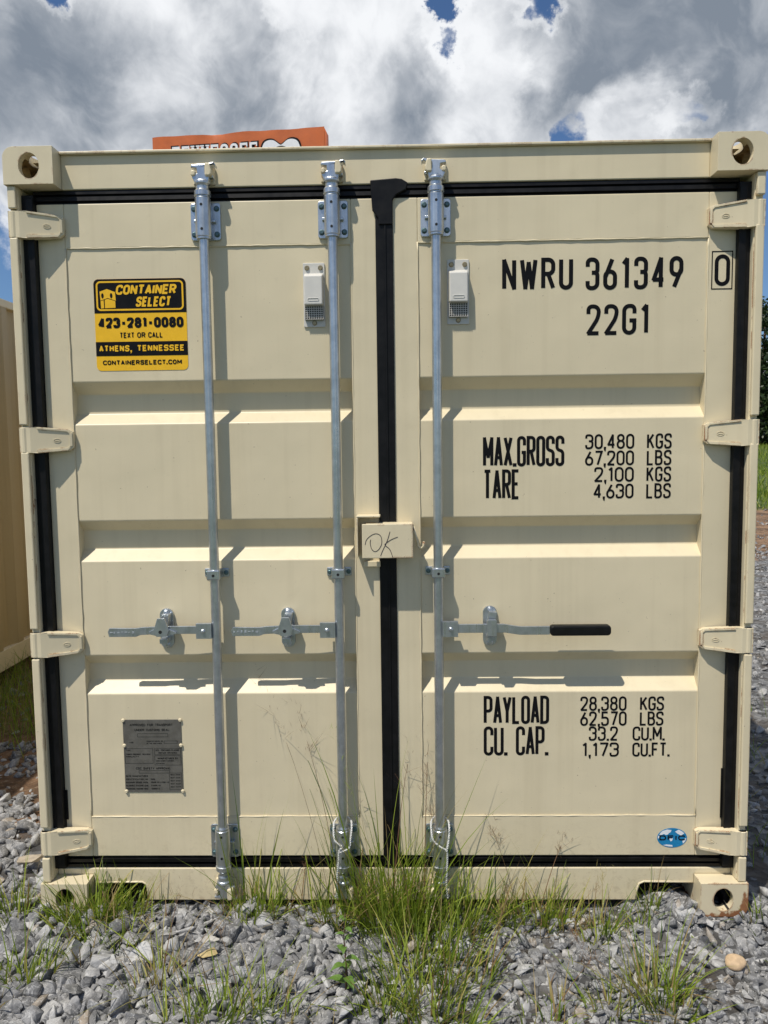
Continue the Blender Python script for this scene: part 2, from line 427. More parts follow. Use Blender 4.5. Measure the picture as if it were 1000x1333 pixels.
def casting_mesh(left, top):
    hw, hd, hh = .162, .178, .118
    out = rrect(0, hw, 0, hh, .004, 2)
    r = .034                      # the outer corner is rounded
    out = [(hw, 0), (hw, hh)] + [(r+r*math.cos(R(90+a)), hh-r+r*math.sin(R(90+a))) for a in range(0, 91, 15)] + [(0, 0)]
    b = MB().prism(out, 0, hd)
    c1 = MB().prism(rrect(.030, hw-.012, .016, hh-.030, .012), .026, hd-.02)   # hollow
    c2 = MB().prism(ellipse(.084, .058, .0335, .0405, 28), -.02, .05)          # end hole
    c3 = MB(); n = 28
    vs = [(.089+.036*math.cos(2*math.pi*k/n), .09+.055*math.sin(2*math.pi*k/n), z) for z in (hh-.06, hh+.03) for k in range(n)]
    c3.add(vs, [tuple(range(n-1, -1, -1)), tuple(range(n, 2*n))]+[(k, (k+1) % n, (k+1) % n+n, k+n) for k in range(n)])  # top hole
    c4 = MB()
    vs = [(x, .105+.036*math.cos(2*math.pi*k/n), .056+.030*math.sin(2*math.pi*k/n)) for x in (-.03, .06) for k in range(n)]
    c4.add(vs, [tuple(range(n-1, -1, -1)), tuple(range(n, 2*n))]+[(k, (k+1) % n, (k+1) % n+n, k+n) for k in range(n)])  # side hole
    ms = []
    for q in (b, c1, c2, c3, c4):
        if not top: q.v = [(x, y, hh-z) for x, y, z in q.v]; q.f = [f[::-1] for f in q.f]
        if not left: q.v = [(hw-x, y, z) for x, y, z in q.v]; q.f = [f[::-1] for f in q.f]
        ms.append(q.mesh('corner_casting'))
        bm = bmesh.new(); bm.from_mesh(ms[-1]); bmesh.ops.recalc_face_normals(bm, faces=bm.faces); bm.to_mesh(ms[-1]); bm.free()
    me = boolean_mesh('corner_casting', ms[0], ms[1:])
    me.materials.clear(); me.materials.append(M['cream_rusty' if (not left and not top) else 'cream_worn'])
    if True:                                                 # inside: shade of the hollow painted near black below, plain ochre above
        me.materials.append(M['dust'] if top else M['dirt'])
        for p in me.polygons:
            c = p.center
            if .02 < c.y < hd-.015 and .01 < c.x < hw-.01 and .008 < c.z < hh-(.028 if top else .012) and not (c.y < .0262 and abs(p.normal.y) < .5): p.material_index = 1
    return me
for left in (True, False):
    for top in (True, False):
        me = casting_mesh(left, top)
        for rear in (False, True):
            o = link('corner_casting', me, None, P, .004)
            o.location = (0 if left else W_-.162, D_ if rear else 0, H_-.118 if top else 0)
            if rear: o.scale.y = -1
            shell.append(o)

# corner posts: a J bar in front with a channel behind it
for left in (True, False):
    zs = [.118, .205, .213, .3105, .3185, .911, .919, 1.010, 1.018, 1.612, 1.620, 1.698, 1.706, 2.307, 2.315, 2.394, 2.402, 2.473]
    b = MB()
    for z0, z1 in ((.1182, .209), (.3145, .915), (1.014, 1.616), (1.702, 2.311), (2.398, 2.4728)):
        b.prism([(.006, z0+.002), (.033, z0+.002), (.033, z1-.002), (.006, z1-.002)], .007, .022)
    b.add(*(lambda q: (q.v, q.f))(MB().box(.0065, .0345, .022, .150, .1182, 2.4728)))
    b.box(.0345, .060, .114, .150, .1182, 2.4728)
    if not left: b.flip_x(W_/2)
    shell.append(b.build('corner_post', M['cream_worn'], P, .004))
    b = MB().box(.006, .11, D_-.11, D_-.006, .1182, 2.4728)
    if not left: b.flip_x(W_/2)
    shell.append(b.build('corner_post', M['cream_worn'], P, .004))

# header with its lip, and sill with two cut-outs
b = MB()
b.box(.162, W_-.162, yd, yd+.06, 2.4725, 2.582)
b.box(.0345, .162, yd+.045, yd+.10, 2.430, 2.4725); b.box(W_-.162, W_-.0345, yd+.045, yd+.10, 2.430, 2.4725)
shell.append(b.build('header', M['cream'], P, .003))
b = MB()
b.prism([(.1625, 2.582), (W_-.1625, 2.582), (W_-.1625, 2.5905), (.1625, 2.5905)], yd-.014, yd+.075)
shell.append(b.build('header_lip', M['cream_worn'], P, .002))
sill = [(.0352, .1405), (.0352, .1185), (.1625, .1185), (.1625, .088)]
sill += [(.18, .090), (.335, .090), (.350, .080), (.354, .055), (.354, .022)]
sill += [(2.076, .022), (2.078, .058), (2.086, .082), (2.102, .090), (2.262, .088), (W_-.1625, .082), (W_-.1625, .1185), (W_-.0352, .1185), (W_-.0352, .1405)]
sill = sill[::-1]
b = MB().prism(sill, yd, yd+.07)
shell.append(b.build('sill', M['cream'], P, .003))
b = MB()                                                     # rim bent round the cut-outs
b.tube([(.166, yd, .0885), (.335, yd, .0905), (.350, yd, .081), (.3545, yd, .055), (.3545, yd, .026)], .0035, 8)
b.tube([(2.0755, yd, .026), (2.0775, yd, .058), (2.086, yd, .083), (2.102, yd, .0905), (2.270, yd, .0885)], .0035, 8)
b.build_each('sill_rim', M['cream'], P, 0, True)

# corrugated walls, rear, roof, rails, floor
def corrugated(length, along, z0, z1, base, depth):
    b = MB(); n = int(length/.278); p = length/n; prof = []
    for i in range(n):
        s0 = i*p
        prof += [(s0, 0), (s0+.072, 0), (s0+.14, depth), (s0+.21, depth)]
    prof.append((length, 0))
    vs = [along(s, base, d, z) for s, d in prof for z in (z0, z1)]
    b.add(vs, [(2*i, 2*i+2, 2*i+3, 2*i+1) for i in range(len(prof)-1)])
    return b
for left in (True, False):
    b = corrugated(D_-.26, (lambda s, a, d, z: (.006+d if left else W_-.006-d, .15+s, z)), .155, 2.535, 0, .036)
    shell.append(b.build('side_wall', M['cream'], P, 0))
    b = MB().box(.004, .064, .1785, D_-.1785, 2.53, H_-.006)
    if not left: b.flip_x(W_/2)
    shell.append(b.build('top_rail', M['cream_worn'], P, .004))
    b = MB().box(.004, .052, .1785, D_-.1785, .018, .158)
    if not left: b.flip_x(W_/2)
    shell.append(b.build('bottom_rail', M['cream_worn'], P, .004))
b = corrugated(W_-.2, (lambda s, a, d, z: (.1+s, D_-.02-d, z)), .12, 2.5, 0, .04)
shell.append(b.build('rear_wall', M['cream'], P))
b = MB(); n = 26; pts = []
for i in range(n):
    s0 = .08+i*(D_-.16)/n; p = (D_-.16)/n
    pts += [(s0, 2.566), (s0+p*.3, 2.566), (s0+p*.5, 2.582), (s0+p*.8, 2.582)]
pts.append((D_-.08, 2.566))
b.add([(x, y, z) for y, z in pts for x in (.062, W_-.062)], [(2*i, 2*i+1, 2*i+3, 2*i+2) for i in range(len(pts)-1)])
shell.append(b.build('roof', M['cream'], P))
shell.append(MB().box(.053, W_-.053, .135, D_-.05, .10, .152).build('floor', M['wood'], P))

# doors
GROOVES = ((1.847, 1.807, 1.741, 1.704), (1.378, 1.341, 1.275, 1.238), (.910, .872, .811, .772))
def door(x0, x1, px0, px1):
    z0, z1, s0, s1 = .1855, 2.4275, .330, 2.284
    yp, yg = yd+.0035, yd+.045
    b = MB()
    b.box(x0, px0, yd, yd+.055, z0, z1); b.box(px1, x1, yd, yd+.055, z0, z1)
    b.box(px0, px1, yd, yd+.055, s1, z1); b.box(px0, px1, yd, yd+.055, z0, s0)
    pr = [(yp, s1)]
    for a, c, d, e in GROOVES: pr += [(yp, a), (yg, c), (yg, d), (yp, e)]
    pr.append((yp, s0))
    k = len(b.v)
    vs = [(x, y, z) for y, z in pr for x in (px0, px1)]
    b.add(vs, [(2*i, 2*i+2, 2*i+3, 2*i+1) for i in range(len(pr)-1)])
    return b
DL = (.074, 1.196, .164, 1.111); DR = (1.246, 2.372, 1.330, 2.277)
doors = []
for q in (DL, DR):
    o = door(*q).build('door', M['cream'], P, .003); doors.append(o); shell.append(o)
    wl = MB(); x0, x1, a, c = q                              # weld beads where panel meets frame
    for x in (a, c):
        pts = [(x+random.uniform(-.0008, .0008), yd+.0012, .33+i*.0326) for i in range(61)]
        wl.tube(pts, [.0026+random.uniform(-.0007, .0009) for _ in pts], 6)
    for z in (.330, 2.284):
        pts = [(a+(c-a)*i/40, yd+.0012, z+random.uniform(-.0007, .0007)) for i in range(41)]
        wl.tube(pts, [.0024+random.uniform(-.0006, .0007) for _ in pts], 6)
    wl.build('weld_seam', M['cream'], o, 0, True)

# gaskets
def hgasket(x0, x1, z0, z1, up):
    """ribbed rubber strip lying in the gap round the doors"""
    h = z1-z0
    pr = [(0, .010), (.06, .004), (.30, .003), (.36, .014), (.44, .014), (.50, .000), (.78, -.002), (.84, .010), (.92, .010), (.95, .006), (1, .008)]
    b = MB()
    for (t0, d0), (t1, d1) in zip(pr[:-1], pr[1:]):
        za, zb = (z1-h*t0, z1-h*t1) if up else (z0+h*t0, z0+h*t1)
        q = [(x0, yd+d0, za), (x1, yd+d0, za), (x1, yd+d1, zb), (x0, yd+d1, zb)]
        b.add(q, [(3, 2, 1, 0)] if up else [(0, 1, 2, 3)])
    return b
b = hgasket(.064, 1.18, 2.427, 2.4724, True); v2 = hgasket(1.18, W_-.064, 2.427, 2.4724, True); b.add(v2.v, v2.f)
b.build('gasket', M['rubber'], P, 0)
b = hgasket(.070, 1.21, .1408, .186, False); v2 = hgasket(1.21, W_-.070, .1408, .186, False); b.add(v2.v, v2.f)
b.build('gasket', M['rubber'], P, 0)
for left in (True, False):
    b = MB().box(.0346, .0735, yd-.020, yd+.05, .150, 2.452)
    b.box(.050, .0737, yd-.026, yd-.020, .160, 2.44)
    b.box(.058, .084, yd-.004, yd-.0005, .322, .43) if left else b.box(.058, .079, yd-.004, yd-.0005, .322, .50)
    if not left: b.flip_x(W_/2)
    b.build('gasket', M['rubber'], P, .003)
b = MB().box(1.192, 1.2495, yd-.006, yd-.001, .152, 2.40)
b.box(1.1975, 1.2445, yd-.001, yd+.05, .152, 2.43)
b.box(1.2205, 1.227, yd-.0095, yd-.006, .17, 2.36)
b.build('gasket', M['rubber'], P, .002)
flap = [(1.177, 2.4815), (1.260, 2.487), (1.280, 2.484), (1.300, 2.472), (1.294, 2.450), (1.262, 2.434), (1.250, 2.418), (1.249, 2.340), (1.203, 2.340), (1.2025, 2.360), (1.183, 2.386), (1.180, 2.430)]
MB().prism(flap, yd-.012, yd-.0035).build('gasket_flap', M['rubber'], P, .003)

# hinges, four on each side
def hinge():
    b = MB()
    zc = 0; ya = lambda x: .010 + max(0, x-.045)*.30
    out = [(.004, -.0425), (.040, -.0425), (.060, -.044), (.155, -.037), (.168, -.026), (.168, .026), (.155, .034), (.060, .0425), (.040, .0415), (.004, .0415)]
    b.prism(out, ya, lambda x: min(ya(x)+.030, yd-.0004) if x > .076 else ya(x)+.03)
    # rim and small cast marks
    f = lambda x: ya(x)-.0035
    b.prism([(.062, .036), (.152, .0265), (.160, .018), (.160, .025), (.154, .0325), (.062, .0415)], f, lambda x: ya(x)+.004)
    b.prism([(.062, -.043), (.152, -.036), (.160, -.026), (.160, -.019), (.152, -.0275), (.062, -.034)], f, lambda x: ya(x)+.004)
    b.prism([(.158, -.022), (.166, -.022), (.166, .022), (.158, .022)], f, lambda x: ya(x)+.004)
    ring = ellipse(.120, -.003, .0105, .0065, 18)
    b.tube([(x, ya(x)-.0005, z) for x, z in ring+ring[:1]], .0009, 6, False)
    b.tube([(.113, ya(.113)-.0005, -.003), (.127, ya(.127)-.0005, -.003)], .0012, 6)
    b.lathe(.018, .022, [(.014, -.0425), (.0155, -.041), (.0155, .040), (.014, .0415)], 14)
    return b
for left in (True, False):
    me = None
    for zc in ((2.352, 1.655, .961, .2595) if left else (2.345, 1.650, .960, .255)):
        b = hinge()
        if not left: b.flip_x(W_/2)
        if me is None: me = b.mesh('hinge'); me.materials.append(M['cream_worn'])
        o = link('hinge', me, None, doors[0 if left else 1], .0025); o.location = (0, 0, zc)

# lock rods: bar, brackets, clamps, cams, keepers, handles
RODS = (.636, 1.054, 1.389); yr = .0245
def bolt(mb, x, z, y, r=.0075):
    n = 12; rings = [(r*1.28, y+.0004), (r*1.28, y-.0015), (r*.98, y-.0022), (r*.98, y-.0065), (r*.7, y-.008)]
    vs = [(x+q*math.cos(2*math.pi*k/n)*(1 if k % 2 == 0 or i < 2 else .93), yy, z+q*math.sin(2*math.pi*k/n)*(1 if k % 2 == 0 or i < 2 else .93)) for i, (q, yy) in enumerate(rings) for k in range(n)]
    fs = [(i*n+k, i*n+(k+1) % n, (i+1)*n+(k+1) % n, (i+1)*n+k) for i in range(len(rings)-1) for k in range(n)]
    mb.add(vs, fs+[tuple(range((len(rings)-1)*n, len(rings)*n)), tuple(range(n-1, -1, -1))])
for i, rx in enumerate(RODS):
    b = MB().lathe(rx, yr, [(.0158, .09), (.0158, 2.485)], 22)
    rod = b.build('lock_rod', M['galv'], P, 0); shell.append(rod)
    sharp(rod)
    for zc, up in ((2.360, 1), (.246, -1)):
        b = MB()
        b.prism(rrect(rx-.049, rx+.049, zc-.060, zc+.060, .009), yd-.008, yd-.0006)
        b.prism([(rx-.021, zc-.052), (rx+.021, zc-.052), (rx+.021, zc+.052), (rx-.021, zc+.052)], yr, yd-.008)
        b.prism([(rx-.035, zc-.006), (rx+.035, zc-.006), (rx+.035, zc+.004), (rx-.035, zc+.004)], yr+.016, yd-.008)
        o = b.build('bracket', M['galv'], rod, .002)
        b = MB().lathe(rx, yr, [(.0235, zc-.064), (.0235, zc-.058), (.0255, zc-.056), (.0255, zc+.064), (.0235, zc+.067), (.0235, zc+.070), (.027, zc+.072), (.0265, zc+.086), (.021, zc+.092)], 24)
        if up < 0: b.v = [(x, y, 2*zc-z) for x, y, z in b.v]; b.f = [f[::-1] for f in b.f]
        o = b.build('collar', M['galv'], rod, 0)
        sharp(o)
        b = MB()
        for dx in (-.037, .037):
            for dz in (-.041, .041): bolt(b, rx+dx, zc+dz, yd-.008)
        b.build_each('bolt', M['zinc_bolt'], rod)
        b = MB()
        for dz in (-.036, .040): b.disc_y(rx, zc+dz, .0045, yr-.0262, yr-.022, 12)
        b.build_each('pin_hole', M['hole'], rod)
        # cam on the rod end and the keeper welded on the header / sill
        ze = 2.498 if up > 0 else .088
        c = MB()
        c.lathe(rx, yr, [(.0205, -.050), (.0205, -.034), (.025, -.030), (.025, -.022), (.019, -.016)], 20)
        c.prism([(rx-.022, -.026), (rx+.022, -.026), (rx+.026, -.004), (rx+.013, .004), (rx+.013, .022), (rx+.024, .020), (rx+.041, .030), (rx+.044, .022), (rx+.047, .030), (rx+.040, .037), (rx+.018, .032), (rx-.030, .030), (rx-.034, .021), (rx-.014, .018), (rx-.013, .003), (rx-.031, -.008)], yr-.013, yr+.018)
        c.prism([(rx+.01, -.014), (rx+.038, -.010), (rx+.036, -.002), (rx+.010, -.006)], yr-.006, yr+.014)
        k = MB()
        k.prism([(rx+.013, -.008), (rx+.028, -.009), (rx+.034, -.004), (rx+.035, .008), (rx+.029, .032), (rx+.014, .033)], yr-.022, yd-.0005)
        k.prism([(rx-.033, -.002), (rx-.029, -.008), (rx-.019, -.006), (rx-.017, .006), (rx-.022, .013), (rx-.033, .010)], yr-.018, yd-.0005)
        k.prism([(rx-.036, -.022), (rx+.036, -.022), (rx+.036, .036), (rx-.036, .036)], yd-.012, yd-.0004)
        for q in (c, k):
            if i == 2: q.flip_x(rx)
            s = 1 if up > 0 else -1
            q.v = [(x, y, ze+s*z) for x, y, z in q.v]
            if s < 0: q.f = [f[::-1] for f in q.f]
        c.build('cam', M['galv'], rod, .003); k.build('keeper', M['cream_worn'], P, .004)
    # middle clamp
    b = MB(); zc = 1.197
    b.box(rx-.042, rx+.042, yd+.003-.007, yd+.003, zc-.015, zc+.015)
    b.prism([(rx-.0215, zc-.0165), (rx+.0215, zc-.0165), (rx+.0215, zc+.0165), (rx-.0215, zc+.0165)], yr-.0215, yd-.004)
    b.build('clamp', M['galv'], rod, .004)
    b = MB()
    for dx in (-.032, .032): bolt(b, rx+dx, zc, yd-.004, .0065)
    b.build_each('bolt', M['zinc_bolt'], rod)
    MB().disc_y(rx, zc-.002, .0048, yr-.0222, yr-.019, 12).build('pin_hole', M['hole'], rod)
    # handle: a hub on the rod, a flat bar to a keeper plate, bent outwards
    s = 1 if i == 2 else -1
    hz = 1.008; hx = rx+s*.178 if i < 2 else rx+.176
    b = MB()
    b.prism([(rx+s*.012, hz-.027), (rx+s*.064, hz-.027), (rx+s*.064, hz+.025), (rx+s*.012, hz+.025)], yr-.022, yr-.004)
    b.prism([(rx+s*.012, hz-.020), (rx+s*.052, hz-.020), (rx+s*.052, hz+.018), (rx+s*.012, hz+.018)], yr-.004, yr+.012)
    bolt(b, rx+s*.040, hz-.001, yr-.022, .006)
    if i < 2:
        bar = [(rx+s*.062, hz-.012), (hx+s*.002, hz-.010), (hx+s*.075, hz-.013), (hx+s*.09, hz-.019), (rx+s*.360, hz-.019), (rx+s*.364, hz-.002), (rx+s*.358, hz+.011), (hx+s*.09, hz+.010), (hx+s*.07, hz+.013), (hx, hz+.016), (rx+s*.062, hz+.014)]
        b.prism(bar, lambda x: yr-.012-.007*min(1, max(0, abs(x-rx)-.07)/.08), lambda x: yr-.001-.007*min(1, max(0, abs(x-rx)-.07)/.08))
        b.prism([(hx-.045, hz-.009), (hx-.02, hz-.015), (hx+.02, hz-.015), (hx+.048, hz-.009), (hx+.048, hz-.003), (hx+.02, hz+.010), (hx-.02, hz+.010), (hx-.045, hz-.001)], yr-.0255, yr-.0192)
    else:
        bar = [(rx+.062, hz-.014), (rx+.22, hz-.014), (rx+.27, hz-.022), (rx+.37, hz-.022), (rx+.37, hz+.006), (rx+.27, hz+.006), (rx+.215, hz+.015), (rx+.062, hz+.015)]
        b.prism(bar, yr-.019, yr-.007)
    hnd = b.build('handle', M['galv'], rod, .003)
    if i == 2:
        gz = hz-.008
        g = MB().prism(rrect(rx+.370, rx+.572, gz-.0175, gz+.0175, .012), yr-.028, yr+.002)
        g.build('grip', M['grip'], rod, .006, False, 4)
    # keeper plate that holds the handle, bolted on the door
    b = MB()
    b.prism(rrect(hx-.0235, hx+.0235, hz-.071, hz+.066, .0225, 8), yd-.006, yd+.0030)
    b.prism([(hx-.014, hz-.046), (hx+.014, hz-.046), (hx+.014, hz-.030), (hx-.014, hz-.030)], yr-.010, yd-.006)
    b.prism([(hx-.013, hz+.008), (hx+.013, hz+.008), (hx+.019, hz+.052), (hx-.006, hz+.054)], lambda x: yr-.006, yd-.006)
    if i < 2: b.prism([(hx-.017, hz-.016), (hx+.017, hz-.016), (hx+.026, hz+.004), (hx+.012, hz+.046), (hx-.012, hz+.046), (hx-.026, hz+.004)], yr-.034, yr-.0257)
    else: b.prism(rrect(hx-.016, hx+.016, hz-.024, hz+.032, .006), yr-.030, yr-.0195)
    bolt(b, hx, hz+.053, yd-.008, .009); bolt(b, hx, hz-.058, yd-.006, .009)
    b.build('handle_catch', M['galv'], P, .003)
    if i < 2:
        b = MB(); b.disc_y(hx-.003, hz+.000, .006, yr-.0343, yr-.031, 12); b.build_each('pin_hole', M['hole'], rod)
    if i < 2:
        b = MB()                                             # cast marks on the handle bar
        xx = rx-.356
        while xx < rx-.280:
            b.box(xx, xx+random.uniform(.004, .010), yr-.0203, yr-.0185, hz-.008+random.uniform(0, .003), hz-.003+random.uniform(0, .003)); xx += .0125
        b.build('cast_marks', M['galv_bright'], rod)

# lock box over the seam
b = MB()
x0, x1, z0, z1, ya = 1.137, 1.305, 1.252, 1.3655, -.018
b.box(x0, x1, ya, ya+.005, z0, z1)                           # front
b.box(x0+.012, x1-.0002, ya+.005, yd-.0005, z1-.008, z1-.001)       # top
b.box(x1-.006, x1, ya+.005, yd-.0005, z0+.001, z1-.009)             # right side
lb = b.build('lock_box', M['cream_worn'], P, .006, False, 3)
b = MB()
b.box(1.118, 1.197, yd-.060, yd-.0005, 1.385, 1.3915); b.box(1.118, 1.123, yd-.060, yd-.0005, 1.252, 1.3845)
b.box(1.140, 1.195, yd-.022, yd-.0006, 1.214, 1.234)
b.build('lock_box_bracket', M['cream_worn'], lb, .003)
b = MB()
b.tube([(1.305, .012, 1.352), (1.317, .018, 1.31), (1.322, .022, 1.288), (1.330, .020, 1.278), (1.340, .014, 1.285), (1.341, .010, 1.302)], [.006, .0055, .005, .0045, .0045, .004], 8)
b.build('hook', M['cream_worn'], lb, 0, True)
b = MB()                                                     # the two pen letters
def pen(pts, w=.0021):
    q = [Vector(p) for p in pts]; out = []
    for i in range(len(q)-1):
        p0, p1, p2, p3 = q[max(i-1, 0)], q[i], q[i+1], q[min(i+2, len(q)-1)]
        for k in range(5):
            t = k/5; out.append(.5*((2*p1)+(p2-p0)*t+(2*p0-5*p1+4*p2-p3)*t*t+(3*p1-p0-3*p2+p3)*t**3))
    out.append(q[-1]); pen.k = getattr(pen, 'k', 0)+1
    ribbon(b, out, False, w, ya-.0006-.0001*pen.k)
X = lambda u: x0+.168*u
Zz = lambda v: z1-.1135*v
pen([(X(.06), Zz(.60)), (X(.09), Zz(.45)), (X(.19), Zz(.32)), (X(.29), Zz(.28)), (X(.37), Zz(.36)), (X(.385), Zz(.56)), (X(.33), Zz(.73)), (X(.25), Zz(.80)), (X(.185), Zz(.72)), (X(.16), Zz(.55)), (X(.17), Zz(.45))])
pen([(X(.55), Zz(.22)), (X(.49), Zz(.50)), (X(.40), Zz(.78)), (X(.36), Zz(.93))])
pen([(X(.70), Zz(.38)), (X(.58), Zz(.45)), (X(.47), Zz(.56)), (X(.45), Zz(.62)), (X(.54), Zz(.74)), (X(.60), Zz(.98))])
b.build('handwriting', M['pen'], lb)

# vents
def vent(cx, z0, z1, name='vent'):
    yp = yd+.0033
    b = MB().prism(rrect(cx-.036, cx+.036, z0, z1, .004), yp-.005, yp)
    v = b.build(name, M['vent'], P, .0015)
    zt = z1-.034; zb = z0+.068
    b = MB()                                                 # sloping cover
    b.add([(cx-.032, yp-.005, zt), (cx+.032, yp-.005, zt), (cx+.032, yp-.005, zb), (cx-.032, yp-.005, zb),
           (cx-.030, yp-.034, zt-.012), (cx+.030, yp-.034, zt-.012), (cx+.030, yp-.037, zb), (cx-.030, yp-.037, zb)],
          [(4, 7, 6, 5), (0, 4, 5, 1), (0, 3, 7, 4), (1, 5, 6, 2), (3, 2, 6, 7)])
    b.build('cover', M['vent'], v, .004, False, 3)
    b = MB(); r = rrect(cx-.018, cx+.018, zb+.012, zb+.0205, .004)
    b.tube([(x, yp-.0372, z) for x, z in r+r[:1]], .0009, 5, False)
    b.build('cover_mark', M['vent'], v)
    MB().box(cx-.031, cx+.031, yp-.016, yp-.0052, zb-.045, zb-.0006).build('grille_back', M['mesh_dark'], v)
    b = MB()
    for k in range(9):
        x = cx-.030+.06*k/8; b.box(x-.0009, x+.0009, yp-.0200, yp-.0182, zb-.045, zb-.001)
    for k in range(7):
        z = zb-.044+.0425*k/6; b.box(cx-.031, cx+.031, yp-.0182, yp-.0164, z-.0009, z+.0009)
    b.build('grille', M['vent'], v)
    b = MB()
    for x, z in ((cx-.022, z1-.016), (cx+.022, z1-.016), (cx, z0+.013)):
        b.disc_y(x, z, .0085, yp-.010, yp-.0048, 14, .7)
    b.build_each('screw', M['brass'], v)
vent(.987, 2.016, 2.224); vent(1.462, 2.018, 2.227)

# lettering on the right door
yt = yd+.0035-.0007
def tx(s, x0, x1, z0, z1, wd, y=yt, **k): text(MB(), s, x0, x1, z0, z1, wd, y, **k).build('lettering', M['paint_black'], doors[1])
tx('NWRU', 1.607, 1.839, 2.125, 2.229, .0135)
tx('361349', 1.880, 2.198, 2.122, 2.227, .0135)
tx('22G1', 1.884, 2.091, 1.976, 2.076, .0130)
tx('MAX.GROSS', 1.543, 1.815, 1.546, 1.648, .0105, gap=.0125)
tx('TARE', 1.543, 1.667, 1.436, 1.537, .0105, gap=.0125)
for s, u, x0, z0 in (('30,480', 'KGS', 1.884, 1.601), ('67,200', 'LBS', 1.884, 1.546), ('2,100', 'KGS', 1.915, 1.491), ('4,630', 'LBS', 1.913, 1.435)):
    tx(s, x0, 2.047, z0, z0+.050, .0068, gap=.0105); tx(u, 2.089, 2.171, z0-.001, z0+.050, .0068, gap=.0105)
tx('PAYLOAD', 1.544, 1.769, .658, .758, .0105, gap=.0125)
tx('CU.', 1.544, 1.626, .546, .650, .0105, gap=.0125); tx('CAP.', 1.655, 1.767, .546, .650, .0105, gap=.0125)
for s, x0, x1, u, u0, u1, z0 in (('28,380', 1.876, 2.034, 'KGS', 2.080, 2.162, .703), ('62,570', 1.876, 2.035, 'LBS', 2.080, 2.161, .650), ('33.2', 1.906, 2.006, 'CU.M.', 2.056, 2.166, .597), ('1,173', 1.882, 2.010, 'CU.FT.', 2.056, 2.184, .540)):
    tx(s, x0, x1, z0, z0+.051, .0068, gap=.0105); tx(u, u0, u1, z0, z0+.050, .0068, gap=.0095)
yb = yd-.0007
tx('0', 2.298, 2.348, 2.128, 2.229, .0125, y=yb)
x0, x1, z0, z1, lw = 2.288, 2.357, 2.117, 2.240, .0035
b = MB()
for q in ((x0, x1, z0, z0+lw), (x0, x1, z1-lw, z1), (x0, x0+lw, z0+lw, z1-lw), (x1-lw, x1, z0+lw, z1-lw)):
    b.add([(q[0], yb, q[2]), (q[1], yb, q[2]), (q[1], yb, q[3]), (q[0], yb, q[3])], [(0, 1, 2, 3)])
b.build('lettering_frame', M['paint_black'], doors[1])

# dealer sticker on the left door
yp = yd+.0035
S0, S1, Z0, Z1 = .252, .560, 1.883, 2.184
sw, sh = S1-S0, Z1-Z0
def sp(u, v): return (S0+u*sw, Z1-v*sh)                     # sticker coordinates, v downwards
def sx(u): return S0+u*sw
def sz(v): return Z1-v*sh
st = MB().prism(rrect(S0, S1, Z0, Z1, .016), yp-.0012, yp-.0002).build('sticker', M['yellow'], P)
def flat(mb, pts, y):
    a = sum(pts[i][0]*pts[(i+1) % len(pts)][1]-pts[(i+1) % len(pts)][0]*pts[i][1] for i in range(len(pts)))
    if a < 0: pts = pts[::-1]
    mb.add([(x, y, z) for x, z in pts], [tuple(range(len(pts)))])
b = MB(); y1 = yp-.0018
top = [p for p in rrect(S0, S1, Z0, Z1, .016) if p[1] > sz(.1)] + [(S0, sz(.37)), (S1, sz(.37))]
cx_, cz_ = sx(.5), sz(.2); top.sort(key=lambda p: math.atan2(p[1]-cz_, p[0]-cx_)); flat(b, top, y1)
flat(b, [(S0, sz(.683)), (S1, sz(.683)), (S1, sz(.838)), (S0, sz(.838))], y1)
text(b, '423-281-0080', sx(.035), sx(.965), sz(.535), sz(.418), .0096, y1, gap=.0112, rad=.5)
text(b, 'TEXT', sx(.265), sx(.425), sz(.643), sz(.582), .0036, y1, gap=.0052)
text(b, 'OR', sx(.455), sx(.545), sz(.643), sz(.582), .0036, y1, gap=.0052)
text(b, 'CALL', sx(.575), sx(.735), sz(.643), sz(.582), .0036, y1, gap=.0052)
text(b, 'CONTAINERSELECT.COM', sx(.068), sx(.932), sz(.937), sz(.885), .0037, y1, gap=.0055)
b.build('sticker_print', M['vinyl_black'], st)
b = MB(); y2 = yp-.0024
text(b, 'ATHENS', sx(.035), sx(.365), sz(.790), sz(.722), .0047, y2, gap=.0077)
flat(b, [(sx(.375), sz(.795)), (sx(.392), sz(.795)), (sx(.392), sz(.777)), (sx(.375), sz(.777))], y2); flat(b, [(sx(.381), sz(.796)), (sx(.392), sz(.796)), (sx(.381), sz(.812)), (sx(.375), sz(.812))], y2)
text(b, 'TENNESSEE', sx(.450), sx(.965), sz(.790), sz(.722), .0047, y2, gap=.0077)
text(b, 'CONTAINER', sx(.235), sx(.890), sz(.172), sz(.065), .0070, y2, gap=.0086, shear=.17)
text(b, 'SELECT', sx(.450), sx(.830), sz(.305), sz(.195), .0070, y2, gap=.0086, shear=.17)
ribbon(b, [Vector(p) for p in rrect(sx(.035), sx(.965), sz(.335), sz(.032), .012)], True, .0055, y2)
# the box emblem
flat(b, [sp(.065, .135), sp(.145, .108), sp(.232, .142), sp(.238, .235), sp(.15, .205), sp(.072, .232)], y2)
flat(b, [sp(.072, .238), sp(.105, .228), sp(.108, .315), sp(.075, .318)], y2)
flat(b, [sp(.118, .224), sp(.15, .214), sp(.232, .240), sp(.232, .312), sp(.118, .315)], y2)
b.build('sticker_print', M['yellow'], st)
b = MB(); y3 = yp-.0030
flat(b, ellipse(sx(.095), sz(.180), .0042, .0085, 20), y3); flat(b, ellipse(sx(.190), sz(.180), .0042, .0085, 20), y3)
b.build('sticker_print', M['vinyl_black'], st)

